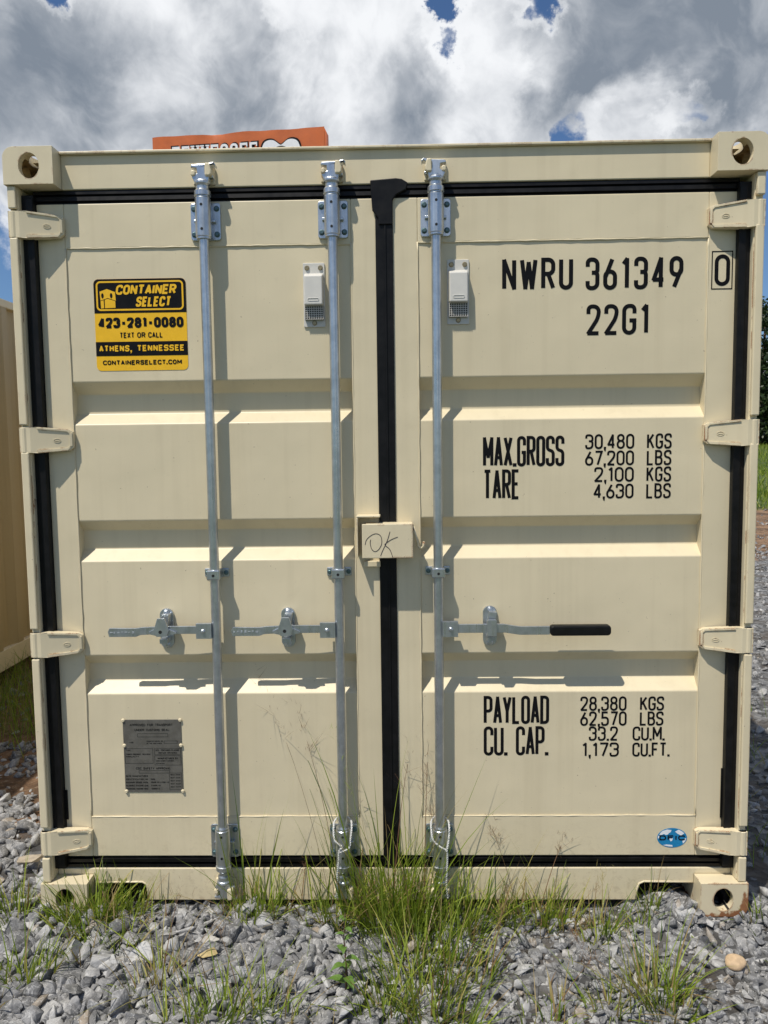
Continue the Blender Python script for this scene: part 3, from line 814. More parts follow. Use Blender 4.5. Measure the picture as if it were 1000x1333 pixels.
# approval plate
A0, A1, B0, B1 = .288, .492, .420, .681
pl = MB().prism([(A0, B0), (A1, B0), (A1, B1), (A0, B1)], yp-.003, yp-.0002).build('approval_plate', M['plate'], P, .0008)
b = MB(); y1 = yp-.0036
def pt(s, u0, u1, v, h, wd=.0011):
    hh = B1-B0; ww = A1-A0
    words = s.split(' '); n = len(s); x = u0
    for wd_ in words:
        ln = len(wd_)/n*(u1-u0)
        text(b, wd_, A0+x*ww, A0+(x+ln)*ww, B1-(v+h)*hh, B1-v*hh, wd, y1, gap=wd*1.6); x += ln+(u1-u0)/n
def pline(u0, u1, v0, v1):
    hh = B1-B0; ww = A1-A0
    ribbon(b, [Vector((A0+u*ww, B1-v*hh)) for u, v in ((u0, v0), (u1, v0), (u1, v1), (u0, v1))], True, .0009, y1-.0001)
pt('APPROVED FOR TRANSPORT', .12, .86, .055, .032, .0014); pt('UNDER CUSTOMS SEAL', .2, .80, .125, .030, .0014)
pline(.25, .77, .19, .235); pt('TIR', .1, .17, .305, .018); pt('MANUFACTURERS NO', .40, .68, .287, .016); pt('OF THE CONTAINER', .40, .66, .317, .016)
pline(.70, .93, .292, .325); pline(.02, .5, .395, .60); pline(.53, .98, .395, .48); pline(.53, .98, .495, .625)
pt('TYPE', .04, .12, .41, .02); pt('TIMBER COMPONENT TREATMENT', .04, .46, .465, .019); pt('IMMUNITY', .04, .26, .497, .019)
pt('IICL CONTAINER PLACING', .55, .95, .408, .022); pt('REPAIR CRITERIA', .60, .92, .447, .020)
pt('MANUFACTURED BY', .58, .93, .52, .024, .0013); pt('CONTAINER FACTORY', .55, .86, .558, .018); pt('CHINA', .55, .70, .592, .018)
pt('CSC SAFETY APPROVAL', .20, .80, .655, .030, .0014); pline(.25, .78, .70, .735)
for k, (s, t_) in enumerate((('DATE MANUFACTURED', ''), ('IDENTIFICATION NO', 'NWRU'), ('MAXIMUM GROSS MASS', '30480 KG 67200 LB'), ('ALLOWABLE STACKING LOAD', '216000 KG'), ('TRANSVERSE RACKING FORCE', '150000 N'))):
    pt(s, .02, .40, .765+k*.044, .022)
    if t_: pt(t_, .45, .45+.018*len(t_), .765+k*.044, .020)
pline(.77, .98, .735, .965)
for k in range(5): pt('NEXT EXAM', .79, .96, .75+k*.042, .018)
b.build('plate_print', M['plate_ink'], pl)
b = MB()
for u, v in ((A0+.002, B1-.002), (A1-.002, B1-.002), (A0+.003, (B0+B1)/2+.038), (A1-.002, (B0+B1)/2+.038), (A0+.004, B0+.003), (A1-.001, B0+.003)):
    b.disc_y(u, v, .0068, yp-.0075, yp-.003, 12, .6)
b.build_each('rivet', M['cream'], pl)

# globe decal
gx, gz = 2.197, .2495; yg2 = yd-.0010
gl = MB().prism(ellipse(gx, gz, .0515, .0352, 40), yg2, yd-.0002).build('globe_decal', M['blue'], P)
b = MB()
def land(pts):
    b.add([(gx+u*.0515, yg2-.0004, gz+v*.0352) for u, v in pts], [tuple(range(len(pts)))] if sum(pts[i][0]*pts[(i+1) % len(pts)][1]-pts[(i+1) % len(pts)][0]*pts[i][1] for i in range(len(pts))) > 0 else [tuple(range(len(pts)-1, -1, -1))])
land([(-.80, .50), (-.66, .70), (-.35, .86), (-.05, .80), (-.10, .60), (-.22, .48), (-.30, .34), (-.42, .30), (-.55, .40), (-.70, .30), (-.86, .30)])
land([(.18, .62), (.42, .84), (.66, .66), (.82, .45), (.70, .36), (.60, .18), (.48, .34), (.36, .42), (.26, .56)])
land([(-.18, -.10), (-.06, .05), (.06, -.05), (.0, -.30), (-.10, -.36)]); land([(.78, -.10), (.95, -.02), (.88, -.36), (.74, -.60), (.70, -.35)])
land([(-.62, -.74), (-.25, -.88), (.05, -.90), (.02, -.74), (-.35, -.68)]); land([(-.95, .20), (-.86, .22), (-.88, -.05), (-.96, -.05)])
b.build('decal_land', M['white'], gl)
b = text(MB(), 'DFIC', gx-.044, gx+.044, gz-.0085, gz+.0095, .0042, yg2-.0009, gap=.0090)
b.build('decal_lettering', M['paint_black'], gl)

# ------------------------------------------------------------------ second container on the left
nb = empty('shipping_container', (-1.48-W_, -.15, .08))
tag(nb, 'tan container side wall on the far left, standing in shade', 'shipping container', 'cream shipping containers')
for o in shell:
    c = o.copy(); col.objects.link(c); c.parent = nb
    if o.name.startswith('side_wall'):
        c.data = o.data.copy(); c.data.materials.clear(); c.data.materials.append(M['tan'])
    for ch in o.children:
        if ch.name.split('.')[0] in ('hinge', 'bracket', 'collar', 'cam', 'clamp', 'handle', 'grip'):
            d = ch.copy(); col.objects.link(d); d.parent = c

# ------------------------------------------------------------------ white cords tied on the lower brackets
def cord(rx, side, label):
    zc = .306
    path = []
    for k in range(15):                                       # noose round the collar
        a = R(200+ (320-0)*k/14 - 40)
        path.append(Vector((rx+.031*math.cos(a), yr+.031*math.sin(a), zc+.012*math.sin(a*.5)+.008)))
    loop = [(rx-.030, yr+.004, zc+.022), (rx-.031, yr-.020, zc+.004), (rx-.026, yr-.036, zc-.024), (rx-.002, yr-.042, zc-.046), (rx+.016*side+.004, yr-.040, zc-.062),
            (rx+.018*side+.004, yr-.038, zc-.10), (rx+.020*side, yr-.036, zc-.15), (rx+.019*side, yr-.035, zc-.195), (rx+.024*side, yr-.034, zc-.235)]
    arm = [(rx+.030, yr+.004, zc+.022), (rx+.031, yr-.018, zc+.006), (rx+.027, yr-.034, zc-.026), (rx+.022, yr-.042, zc-.050), (rx+.016*side+.004, yr-.041, zc-.066)]
    back = [(rx-.030, yr+.004, zc+.022), (rx-.018, yr+.026, zc+.026), (rx, yr+.030, zc+.027), (rx+.018, yr+.026, zc+.026), (rx+.030, yr+.004, zc+.022)]
    b = MB()
    def twist(pts):
        q = [Vector(p) for p in pts]; dense = []
        for i in range(len(q)-1):
            p0, p1, p2, p3 = q[max(i-1, 0)], q[i], q[i+1], q[min(i+2, len(q)-1)]
            n = max(3, int((p2-p1).length/.002))
            for k in range(n):
                t = k/n; dense.append(.5*((2*p1)+(p2-p0)*t+(2*p0-5*p1+4*p2-p3)*t*t+(3*p1-p0-3*p2+p3)*t**3))
        for ph in (0, math.pi):
            out = []
            for i, p in enumerate(dense):
                d = (dense[min(i+1, len(dense)-1)]-dense[max(i-1, 0)]).normalized(); u = d.cross(Vector((0, 1, .01))).normalized(); v = d.cross(u)
                a = i*.85+ph; out.append(p+(u*math.cos(a)+v*math.sin(a))*.0018)
            b.tube(out, .0020, 6)
    twist(loop); twist(arm); twist(back)
    tag(b.build('cord', M['cord'], None, 0, True), label, 'cord', 'white cords tied on the lock rods')
cord(RODS[1], -1, 'white twisted cord looped on the foot of the middle lock rod')
cord(RODS[2], 1, 'white twisted cord looped on the foot of the right-hand lock rod')

# ------------------------------------------------------------------ orange sign behind the container
sg = empty('billboard', (-2.29, 9.2, 0)); sg.rotation_euler.z = -R(6.0)
tag(sg, 'orange banner sign with white TENNESSEE lettering and tooth emblem behind the container roof', 'sign')
sw_, zt0, zt1 = 2.55, 4.80, 6.115
b = MB(); n = 30
vs = []; top = []
for k in range(n+1):
    u = k/n; dz = .004*math.sin(u*14)+.003*math.sin(u*37) - .02*math.exp(-((u-.39)/.05)**2)
    top.append((u*sw_, zt1+dz))
vs = [(x, -.002, z) for x, z in top]
rows = 14; V = []; Fc = []
for j in range(rows+1):
    for k in range(n+1):
        x, z = top[k]; t = j/rows
        wr = .004*math.sin(k*.9+j*.5)*math.exp(-t*5) + .02*math.exp(-((k/n-.36)/.06)**2-(t/.12)**2)*math.sin(j*2.0+k)
        V.append((x, -wr, z+(zt0-z)*t))
for j in range(rows):
    for k in range(n):
        a = j*(n+1)+k; Fc.append((a, a+n+1, a+n+2, a+1))
b.add(V, Fc)
b.add([(0, .02, zt0), (sw_, .02, zt0), (sw_, .30, zt0), (0, .30, zt0), (0, .02, zt1-.01), (sw_, .02, zt1-.012), (sw_, .30, zt1-.012), (0, .30, zt1-.01)],
      [(0, 3, 2, 1), (4, 5, 6, 7), (0, 1, 5, 4), (1, 2, 6, 5), (2, 3, 7, 6), (3, 0, 4, 7)])
bn = b.build('banner', M['orange'], sg, 0, True)
def slab(mb, s, x0, x1, z0, z1, wd, y):
    gap = .030; n = len(s); cw = (x1-x0-gap*(n-1))/n; k = 0
    for i, c in enumerate(s):
        xa = x0+i*(cw+gap)
        for pts, closed in GL[c][1]:
            k += 1
            ribbon(mb, fillet([(xa+wd/2+p[0]*(cw-wd), z0+wd/2+p[1]*(z1-z0-wd))+tuple(p[2:]) for p in pts], closed, .3*cw), closed, wd, y-.0004*(k % 5))
        if c in 'TN':                                        # slab serifs
            for px, pz in ((.5, 0),) if c == 'T' else ((0, 0), (0, 1), (1, 1)):
                xx = xa+wd/2+px*(cw-wd); zz = z0 if pz == 0 else z1
                s0, s1 = (zz, zz+wd*.55) if pz == 0 else (zz-wd*.55, zz)
                mb.add([(xx-wd*.85, y-.003, s0), (xx+wd*.85, y-.003, s0), (xx+wd*.85, y-.003, s1), (xx-wd*.85, y-.003, s1)], [(0, 1, 2, 3)])
        if c in 'T':
            for xx in (xa, xa+cw-wd*.5): mb.add([(xx, y-.003, z1-wd*1.9), (xx+wd*.5, y-.003, z1-wd*1.9), (xx+wd*.5, y-.003, z1), (xx, y-.003, z1)], [(0, 1, 2, 3)])
        if c in 'E':
            for zz in (z0, z1-wd*1.7): mb.add([(xa+cw-wd*.5, y-.003, zz), (xa+cw, y-.003, zz), (xa+cw, y-.003, zz+wd*1.7), (xa+cw-wd*.5, y-.003, zz+wd*1.7)], [(0, 1, 2, 3)])
b = MB(); slab(b, 'TENNESSEE', .295, 1.605, 5.60, 5.965, .058, -.045); b.build('sign_lettering', M['paint_black'], sg)
b = MB(); slab(b, 'TENNESSEE', .318, 1.582, 5.62, 5.945, .034, -.055); b.build('sign_lettering', M['white'], sg)
def tooth(s):
    base = [(-.50, .30), (-.47, .10), (-.40, -.15), (-.36, -.5), (-.25, -.62), (-.15, -.45), (-.10, -.2), (0, -.12), (.10, -.2), (.15, -.45), (.25, -.62), (.36, -.5), (.40, -.15), (.47, .10), (.50, .30), (.44, .46), (.32, .52), (.18, .51), (.06, .43), (0, .40), (-.06, .43), (-.18, .51), (-.32, .52), (-.44, .46)]
    q = [Vector(p) for p in base]; out = []
    for i in range(len(q)):
        p0, p1, p2, p3 = q[i-1], q[i], q[(i+1) % len(q)], q[(i+2) % len(q)]
        for k in range(3):
            t = k/3; out.append(.5*((2*p1)+(p2-p0)*t+(2*p0-5*p1+4*p2-p3)*t*t+(3*p1-p0-3*p2+p3)*t**3))
    return [(1.925+p.x*s*.56+0, 5.645+p.y*s*.60) for p in out]
b = MB(); flat(b, tooth(1.08), -.045); b.build('sign_emblem', M['paint_black'], sg)
b = MB(); flat(b, tooth(1.0), -.052); b.build('sign_emblem', M['white'], sg)
b = MB(); flat(b, ellipse(1.925, 5.690, .165, .180), -.058); b.build('sign_emblem', M['paint_black'], sg)
b = MB(); flat(b, ellipse(1.925, 5.690, .145, .160), -.064); b.build('sign_emblem', M['orange'], sg)
for x in (.4, 2.2):
    b = MB().tube([(x, .35, 0), (x, .35, 6.0)], .07, 14); o = b.build('post', M['galv'], sg, 0)
    for p in o.data.polygons: p.use_smooth = abs(p.normal.z) < .5

# ------------------------------------------------------------------ ground
def sstep(x, a, b):
    t = np.clip((x-a)/(b-a), 0, 1); return t*t*(3-2*t)
def ground_h(x, y):
    x = np.asarray(x, float); y = np.asarray(y, float)
    h = .010*np.sin(x*3.1+y*1.7)+.008*np.sin(x*1.3-y*4.1+1)+.006*np.sin(x*7.3+y*5.9+2)
    h = h*(1-.6*sstep(y, 6, 20)) - .012
    h = h - .012*np.exp(-((x-.9)/.5)**2-((y-.0)/.25)**2)
    h = h + .055*np.exp(-((x-2.17)/.11)**2-((y-.02)/.10)**2)                    # heaped at the right cut-out
    h = h + .045*np.exp(-((x+.30)/.22)**2-((y-.55)/.40)**2)                      # spill of stone by the left post
    h = h + 1.15*sstep(y, 13, 58) + .9*sstep(y, 70, 400)
    h = h + .05*np.sin(x*.35)*sstep(y, 9, 14)
    return h
gx_ = np.unique(np.concatenate([np.linspace(-500, -12, 30), np.linspace(-12, -3, 24), np.linspace(-3, 5, 90), np.linspace(5, 14, 30), np.linspace(14, 600, 45)]))
gy_ = np.unique(np.concatenate([np.linspace(-200, -3, 16), np.linspace(-3, 3, 70), np.linspace(3, 18, 50), np.linspace(18, 80, 40), np.linspace(80, 900, 20)]))
XX, YY = np.meshgrid(gx_, gy_); ZZ = ground_h(XX, YY)
def np_mesh(name, verts, loops, starts, tint=None):
    me = bpy.data.meshes.new(name)
    me.vertices.add(len(verts)); me.vertices.foreach_set('co', np.ascontiguousarray(verts, dtype=np.float32).ravel())
    me.loops.add(len(loops)); me.loops.foreach_set('vertex_index', np.ascontiguousarray(loops, dtype=np.int32))
    me.polygons.add(len(starts)); me.polygons.foreach_set('loop_start', np.ascontiguousarray(starts, dtype=np.int32))
    me.update(calc_edges=True)
    if tint is not None:
        at = me.attributes.new('tint', 'FLOAT', 'POINT'); at.data.foreach_set('value', np.ascontiguousarray(tint, dtype=np.float32))
    return me
ny, nx = XX.shape
idx = np.arange(ny*nx).reshape(ny, nx)
q = np.stack([idx[:-1, :-1], idx[:-1, 1:], idx[1:, 1:], idx[1:, :-1]], -1).reshape(-1)
me = np_mesh('ground', np.stack([XX, YY, ZZ], -1).reshape(-1, 3), q, np.arange(0, len(q), 4))
m, t, b, oc = new_mat('ground of stone dust, soil and grass')
sep = t.n('ShaderNodeSeparateXYZ'); t.set(sep.inputs[0], oc); gxs, gys = sep.outputs[0], sep.outputs[1]
nb1 = t.noise(oc, .55, 5, .6); nb2 = t.noise(oc, 4, 6, .6); nb3 = t.noise(oc, 14, 9, .78)
vo = t.n('ShaderNodeTexVoronoi', Scale=26.0); t.t.links.new(oc, vo.inputs['Vector'])
stone = t.mix(t.smooth(vo.outputs['Color'], .1, .9), (.05, .05, .05), (.26, .265, .27))
stone = t.mix(t.smooth(nb2, .45, .62, 0, .75), stone, (.085, .070, .055))
nb4 = t.noise(oc, 1.6, 8, .72)
soil = t.mix(t.smooth(nb4, .38, .62), (.085, .048, .024), (.25, .145, .078)); soil = t.mix(t.smooth(nb3, .52, .64, 0, .8), soil, (.36, .27, .18)); soil = t.mix(t.smooth(nb3, .48, .40, 0, .6), soil, (.05, .032, .018))
turf = t.mix(t.smooth(nb4, .36, .64), (.026, .055, .010), (.115, .150, .032)); turf = t.mix(t.smooth(nb3, .45, .62, 0, .7), turf, (.020, .035, .010))
jit = t.m('ADD', gys, t.m('MULTIPLY', t.m('SUBTRACT', nb1, .5), 5.0))
jl = t.m('ADD', gys, t.m('MULTIPLY', t.m('SUBTRACT', nb2, .5), 1.0))
near = t.mix(t.smooth(gxs, 0.25, 0.05), stone, t.mix(t.smooth(jl, .45, .75), stone, soil))      # bare soil in the gap at the left
near = t.mix(t.smooth(gxs, 2.0, 0), near, near)
c = t.mix(t.smooth(jit, 8.4, 9.2), near, soil)
c = t.mix(t.smooth(jit, 15.6, 16.8), c, turf)
c = t.mix(t.smooth(jl, -2.6, -3.6), c, turf)                # unseen turf added behind the camera, darkens what the rods reflect
t.set(b.inputs['Base Color'], c); b.inputs['Roughness'].default_value = .95
bump(t, b, t.m('ADD', t.m('MULTIPLY', vo.outputs['Distance'], 1.0), nb3), .8, .03)
g = link('ground', me, m, None, 0, True); tag(g, kind='structure')

# ------------------------------------------------------------------ crushed stone
def ico(sub):
    bm = bmesh.new(); bmesh.ops.create_icosphere(bm, subdivisions=sub, radius=1.0)
    v = np.array([p.co for p in bm.verts]); f = np.array([[p.index for p in fc.verts] for fc in bm.faces]); bm.free(); return v, f
def rock_shape(sub):
    v, f = ico(sub); v = v.copy()
    for _ in range(9):
        n = rng.normal(size=3); n /= np.linalg.norm(n); d = rng.uniform(.22, .66)
        v -= np.outer(np.maximum(0, v@n-d), n)
    v *= np.array([1, rng.uniform(.62, .9), rng.uniform(.42, .72)])
    v /= np.abs(v).max(); return v, f
def rand_rot(n):
    q = rng.normal(size=(n, 4)); q /= np.linalg.norm(q, axis=1)[:, None]; w_, x, y, z = q.T
    return np.stack([1-2*(y*y+z*z), 2*(x*y-z*w_), 2*(x*z+y*w_), 2*(x*y+z*w_), 1-2*(x*x+z*z), 2*(y*z-x*w_), 2*(x*z-y*w_), 2*(y*z+x*w_), 1-2*(x*x+y*y)], -1).reshape(n, 3, 3)
def rot_flat(n):
    """mostly lying on a broad face, tipped a little"""
    a = rng.uniform(0, 2*np.pi, n); t1 = rng.normal(0, .55, n); t2 = rng.normal(0, .55, n)
    def ax(k, th):
        m_ = np.zeros((n, 3, 3)); i, j = [(1, 2), (2, 0), (0, 1)][k]; m_[:, k, k] = 1
        m_[:, i, i] = np.cos(th); m_[:, j, j] = np.cos(th); m_[:, i, j] = -np.sin(th); m_[:, j, i] = np.sin(th); return m_
    return ax(0, t1)@ax(1, t2)@ax(2, a)
def rocks(pos, size, variants, flat_=True):
    n = len(pos); which = rng.integers(0, len(variants), n); V = []; Fl = []; Tn = []; off = 0
    tint = rng.uniform(0, 1, n)
    for k, (v, f) in enumerate(variants):
        i = np.where(which == k)[0]
        if not len(i): continue
        rm = rot_flat(len(i)) if flat_ else rand_rot(len(i))
        sc_ = size[i][:, None, None]*rng.uniform(.85, 1.35, (len(i), 1, 3))
        vv = np.einsum('nij,nvj->nvi', rm, v[None]*sc_)+pos[i][:, None, :]
        V.append(vv.reshape(-1, 3)); Fl.append((f[None]+off+(np.arange(len(i))*len(v))[:, None, None]).reshape(-1)); off += len(i)*len(v)
        Tn.append(np.repeat(tint[i], len(v)))
    return np.concatenate(V), np.concatenate(Fl), np.concatenate(Tn)
def hull_shape():
    bm = bmesh.new(); k = int(rng.integers(9, 15)); asp = np.array([1, rng.uniform(.6, .95), rng.uniform(.45, .8)])
    for p in rng.normal(size=(k, 3)): p = p/np.linalg.norm(p)*rng.uniform(.8, 1.0)*asp; bm.verts.new(tuple(p))
    r = bmesh.ops.convex_hull(bm, input=bm.verts); bmesh.ops.delete(bm, geom=[g for g in r['geom_interior'] if isinstance(g, bmesh.types.BMVert)], context='VERTS')
    bmesh.ops.bevel(bm, geom=list(bm.edges), offset=.018, segments=1, affect='EDGES', profile=.5)
    bmesh.ops.triangulate(bm, faces=list(bm.faces)); bm.verts.index_update()
    v = np.array([p.co for p in bm.verts]); f = np.array([[p.index for p in fc.verts] for fc in bm.faces]); bm.free()
    return v, f
var3 = [hull_shape() for _ in range(22)]+[rock_shape(3) for _ in range(6)]; var2 = [hull_shape() for _ in range(12)]+[rock_shape(2) for _ in range(6)]
def scatter(n, x0, x1, y0, y1, smin, smax, power=1.8, keep=None, lift=.35):
    x = rng.uniform(x0, x1, n); y = rng.uniform(y0, y1, n)
    if keep is not None:
        k = rng.uniform(0, 1, n) < keep(x, y); x, y = x[k], y[k]
    s = smin+(smax-smin)*rng.uniform(0, 1, len(x))**power
    z = ground_h(x, y)+s*rng.uniform(-.25, lift, len(x))
    return np.stack([x, y, z], -1), s
under = lambda x, y: np.where((x > -.02) & (x < 2.46) & (y > .05), .0, 1.0)
big_left = lambda x: .5+.5*sstep(-x, -1.7, -.9)             # coarser stone towards the left
parts_ = []
pos, s = scatter(7600, -.7, 3.1, -.75, .10, .011, .040, 1.6)
s *= (.78+.36*sstep(-pos[:, 0], -1.5, -.7)); 
ok = ~((pos[:, 1] > .035) & (pos[:, 0] > .0) & (pos[:, 0] < 2.44) & (s > .02))
parts_.append(rocks(pos[ok], s[ok], var3))
pos, s = scatter(3300, -.7, 3.1, -.75, .06, .014, .036, 1.5, lambda x, y: .30+.70*sstep(-x, -1.6, -.8))   # stones lying loose on top
s *= (.78+.38*sstep(-pos[:, 0], -1.5, -.7)); pos[:, 2] += s*rng.uniform(.35, .8, len(s))
ok = ~((pos[:, 1] > .03) & (pos[:, 0] > .0) & (pos[:, 0] < 2.44))
parts_.append(rocks(pos[ok], s[ok], var3))
pos, s = scatter(5200, -2.5, 4.5, -1.6, .05, .012, .036, 1.6, lambda x, y: np.where((x > -.7) & (x < 3.1) & (y > -.75), 0, 1.0)); parts_.append(rocks(pos, s, var2))
pos, s = scatter(3800, -.7, 3.1, -.75, .12, .004, .012, 1.2); parts_.append(rocks(pos, s, var2))
pos, s = scatter(7000, -1.46, -.02, .05, 3.2, .014, .045, 1.5, lambda x, y: np.where(y < .80+.15*np.sin(x*9), 1.0, np.where((y > 1.15) & (y < 1.65), .50, .06))); parts_.append(rocks(pos, s, var2))
pos, s = scatter(15000, 2.40, 7.2, .04, 9.4, .012, .040, 2.0, lambda x, y: np.clip(1.15-.055*y, .2, 1)*np.where((np.sin(x*2.3+y*1.1)+np.sin(y*2.9-x)) > 1.2, .4, 1)); parts_.append(rocks(pos, s, var2))
pos, s = scatter(2600, 5.0, 15.0, 8.2, 17.0, .02, .075, 2.2, lambda x, y: np.clip((17-y)/8, .15, 1)); parts_.append(rocks(pos, s, var2))
pos, s = scatter(900, .02, 2.42, .05, .6, .012, .03, 1.6); parts_.append(rocks(pos-np.array([0, 0, .012]), s, var2))
pos, s = scatter(130, 2.05, 2.28, -.06, .10, .014, .030, 1.2); parts_.append(rocks(pos, s, var3))
off = 0; V = []; Fl = []; Tn = []
for v, f, tn in parts_: V.append(v); Fl.append(f+off); Tn.append(tn); off += len(v)
Fl = np.concatenate(Fl)
me = np_mesh('gravel', np.concatenate(V), Fl, np.arange(0, len(Fl), 3), np.concatenate(Tn))
m, t, b, oc = new_mat('crushed grey limestone')
tn = t.n('ShaderNodeAttribute', {'attribute_name': 'tint'}).outputs['Fac']
rmp = t.n('ShaderNodeValToRGB'); t.set(rmp.inputs[0], tn); cr = rmp.color_ramp
cr.elements[0].position = 0; cr.elements[0].color = (.075, .077, .080, 1); cr.elements[1].position = 1; cr.elements[1].color = (.30, .235, .16, 1)
for p_, c_ in ((.35, (.115, .117, .12)), (.70, (.205, .206, .208)), (.88, (.39, .39, .385)), (.955, (.43, .43, .42)), (.97, (.26, .225, .18))):
    e = cr.elements.new(p_); e.color = (*c_, 1)
vecp = t.v('ADD', oc, t.n('ShaderNodeCombineXYZ', i0=t.m('MULTIPLY', tn, 37.0), i1=t.m('MULTIPLY', tn, 91.0)))
n1 = t.noise(vecp, 34, 6, .65, .6); n2 = t.noise(vecp, 150, 4, .65)
c = t.mix(t.smooth(n1, .33, .68), t.mix(.34, rmp.outputs[0], (.06, .062, .066)), t.mix(.20, rmp.outputs[0], (.62, .61, .60)))
vein = t.m('ABSOLUTE', t.m('SUBTRACT', t.noise(vecp, 22, 3, .5, 1.2), .5))
c = t.mix(t.smooth(vein, .022, .0, 0, .55), c, (.52, .52, .51))
c = t.mix(t.smooth(n2, .56, .72, 0, .6), c, (.52, .51, .49))
t.set(b.inputs['Base Color'], c); b.inputs['Roughness'].default_value = .78
bump(t, b, t.m('ADD', t.m('MULTIPLY', n1, 1.0), t.m('MULTIPLY', n2, .5)), .5, .006)
gv = link('gravel', me, m); tag(gv, 'angular crushed grey limestone gravel covering the yard', None, None, 'stuff')

def single_stone(label, x, y, r, sq, colr, name='stone', rough=False):
    mm = mat_plain('stone '+name+str(round(x, 2)), colr, .75, 0, .18, 45, .4, .003)
    v, f = rock_shape(3) if rough else ico(3); nz = np.array([math.sin(5*p[0]+3*p[1])*.05+math.sin(4*p[2]-2*p[0]+1)*.06 for p in v])
    v = v*(1+nz[:, None])*np.array([r, r*.8, r*sq])
    me = bpy.data.meshes.new(name); me.from_pydata(v.tolist(), [], f.tolist())
    o = link(name, me, mm, None, 0, not rough); o.location = (x, y, float(ground_h(x, y))+r*sq*.9+.012); o.rotation_euler = (.15, .1, .5)
    tag(o, label, 'stone')
single_stone('smooth rounded tan pebble on the gravel near the right corner casting', 2.29, -.25, .034, .62, (.50, .36, .22))
single_stone('cream yellow stone among coarse grey gravel in front of the left lock rod', .64, -.25, .036, .9, (.46, .36, .17), 'stone', True)
single_stone('pale tan flat block of stone beside the left corner post', -.17, .27, .056, .7, (.36, .31, .24), 'stone', True)
single_stone('white limestone lump in the gravel beside the cream yellow stone', .63, -.17, .034, 1.0, (.46, .44, .40), 'stone', True)

# ------------------------------------------------------------------ grass
def grass_mat():
    m = bpy.data.materials.new('grass blades'); m.use_nodes = True; t = NT(m.node_tree)
    tn = t.n('ShaderNodeAttribute', {'attribute_name': 'tint'}).outputs['Fac']
    rmp = t.n('ShaderNodeValToRGB'); t.set(rmp.inputs[0], tn); cr = rmp.color_ramp
    cr.elements[0].position = 0; cr.elements[0].color = (.055, .105, .012, 1); cr.elements[1].position = 1; cr.elements[1].color = (.13, .065, .045, 1)
    for p_, c_ in ((.3, (.15, .215, .022)), (.6, (.30, .36, .05)), (.72, (.37, .35, .09)), (.80, (.33, .26, .12)), (.92, (.26, .17, .085))):
        e = cr.elements.new(p_); e.color = (*c_, 1)
    b = t.n('ShaderNodeBsdfPrincipled', Roughness=.45); t.set(b.inputs['Base Color'], rmp.outputs[0]); b.inputs['Specular IOR Level'].default_value = .35
    tr = t.n('ShaderNodeBsdfTranslucent', Color=t.mix(1.0, rmp.outputs[0], (1.5, 1.6, .9), 'MULTIPLY'))
    t.n('ShaderNodeOutputMaterial', Surface=t.n('ShaderNodeMixShader', i0=.34, i1=b.outputs[0], i2=tr.outputs[0]))
    return m
M['grass'] = grass_mat()
def blades(base, az, th0, curl, ln, wd, tint, seg=6, twist=None):
    """ribbons that start at base, lean th0 from upright towards azimuth az and bend on by curl"""
    n = len(ln); tt = np.linspace(0, 1, seg+1); P_ = [np.array(base)]
    d = np.stack([np.cos(az), np.sin(az), np.zeros(n)], -1); up = np.array([0, 0, 1.0])
    for k in range(seg):
        th = th0+curl*((k+.5)/seg)**1.5
        P_.append(P_[-1]+(d*np.sin(th)[:, None]+up*np.cos(th)[:, None])*(ln/seg)[:, None])
    P_ = np.stack(P_, 1)
    tw = rng.uniform(-.9, .9, n) if twist is None else twist
    side = np.stack([-np.sin(az+tw), np.cos(az+tw), np.zeros(n)], -1)
    prof = np.where(tt < .12, .55+tt*3.75, np.clip(1-((tt-.12)/.88)**1.7, .03, 1))
    Wd = wd[:, None]*prof[None]*.5
    L = P_-side[:, None, :]*Wd[..., None]; Rr = P_+side[:, None, :]*Wd[..., None]
    V = np.stack([L, Rr], 2).reshape(n, -1, 3)
    k = np.arange(seg)*2; f = np.stack([k, k+1, k+3, k+2], -1).reshape(-1)
    Fq = (f[None]+(np.arange(n)*(2*(seg+1)))[:, None]).reshape(-1)
    return V.reshape(-1, 3), Fq, np.repeat(tint, 2*(seg+1))
class Plant:
    def __init__(s): s.V = []; s.F = []; s.T = []; s.k = 0
    def add(s, vft):
        v, f, t_ = vft; s.V.append(v); s.F.append(f+s.k); s.T.append(t_); s.k += len(v); return s
    def build(s, name, parent=None):
        Fq = np.concatenate(s.F)
        return link(name, np_mesh(name, np.concatenate(s.V), Fq, np.arange(0, len(Fq), 4), np.concatenate(s.T)), M['grass'], parent)
def clump(pl, x, y, n, rad, l0, l1, w0=.0030, w1=.0066, lean=.75, dry=.15, curl=1.0, ey=.6):
    n = int(n*1.08); l1 *= 1.25; rad *= 1.15
    u = np.sqrt(rng.uniform(0, 1, n))*rad; a = rng.uniform(0, 2*np.pi, n)
    bx, by = x+u*np.cos(a), y+u*np.sin(a)*ey
    base = np.stack([bx, by, ground_h(bx, by)-.004], -1)
    az = a+rng.normal(0, .7, n); ln = l0+(l1-l0)*rng.uniform(0, 1, n)**1.7
    th = np.abs(rng.normal(0, 1, n))*lean*.55+.10*u/rad
    cu = rng.uniform(.1, 1.0, n)*curl
    tint = np.where(rng.uniform(0, 1, n) < dry, rng.uniform(.72, .93, n), np.clip(rng.normal(.36, .16, n), 0, .7))
    pl.add(blades(base, az, th, cu, ln, rng.uniform(w0, w1, n), tint))
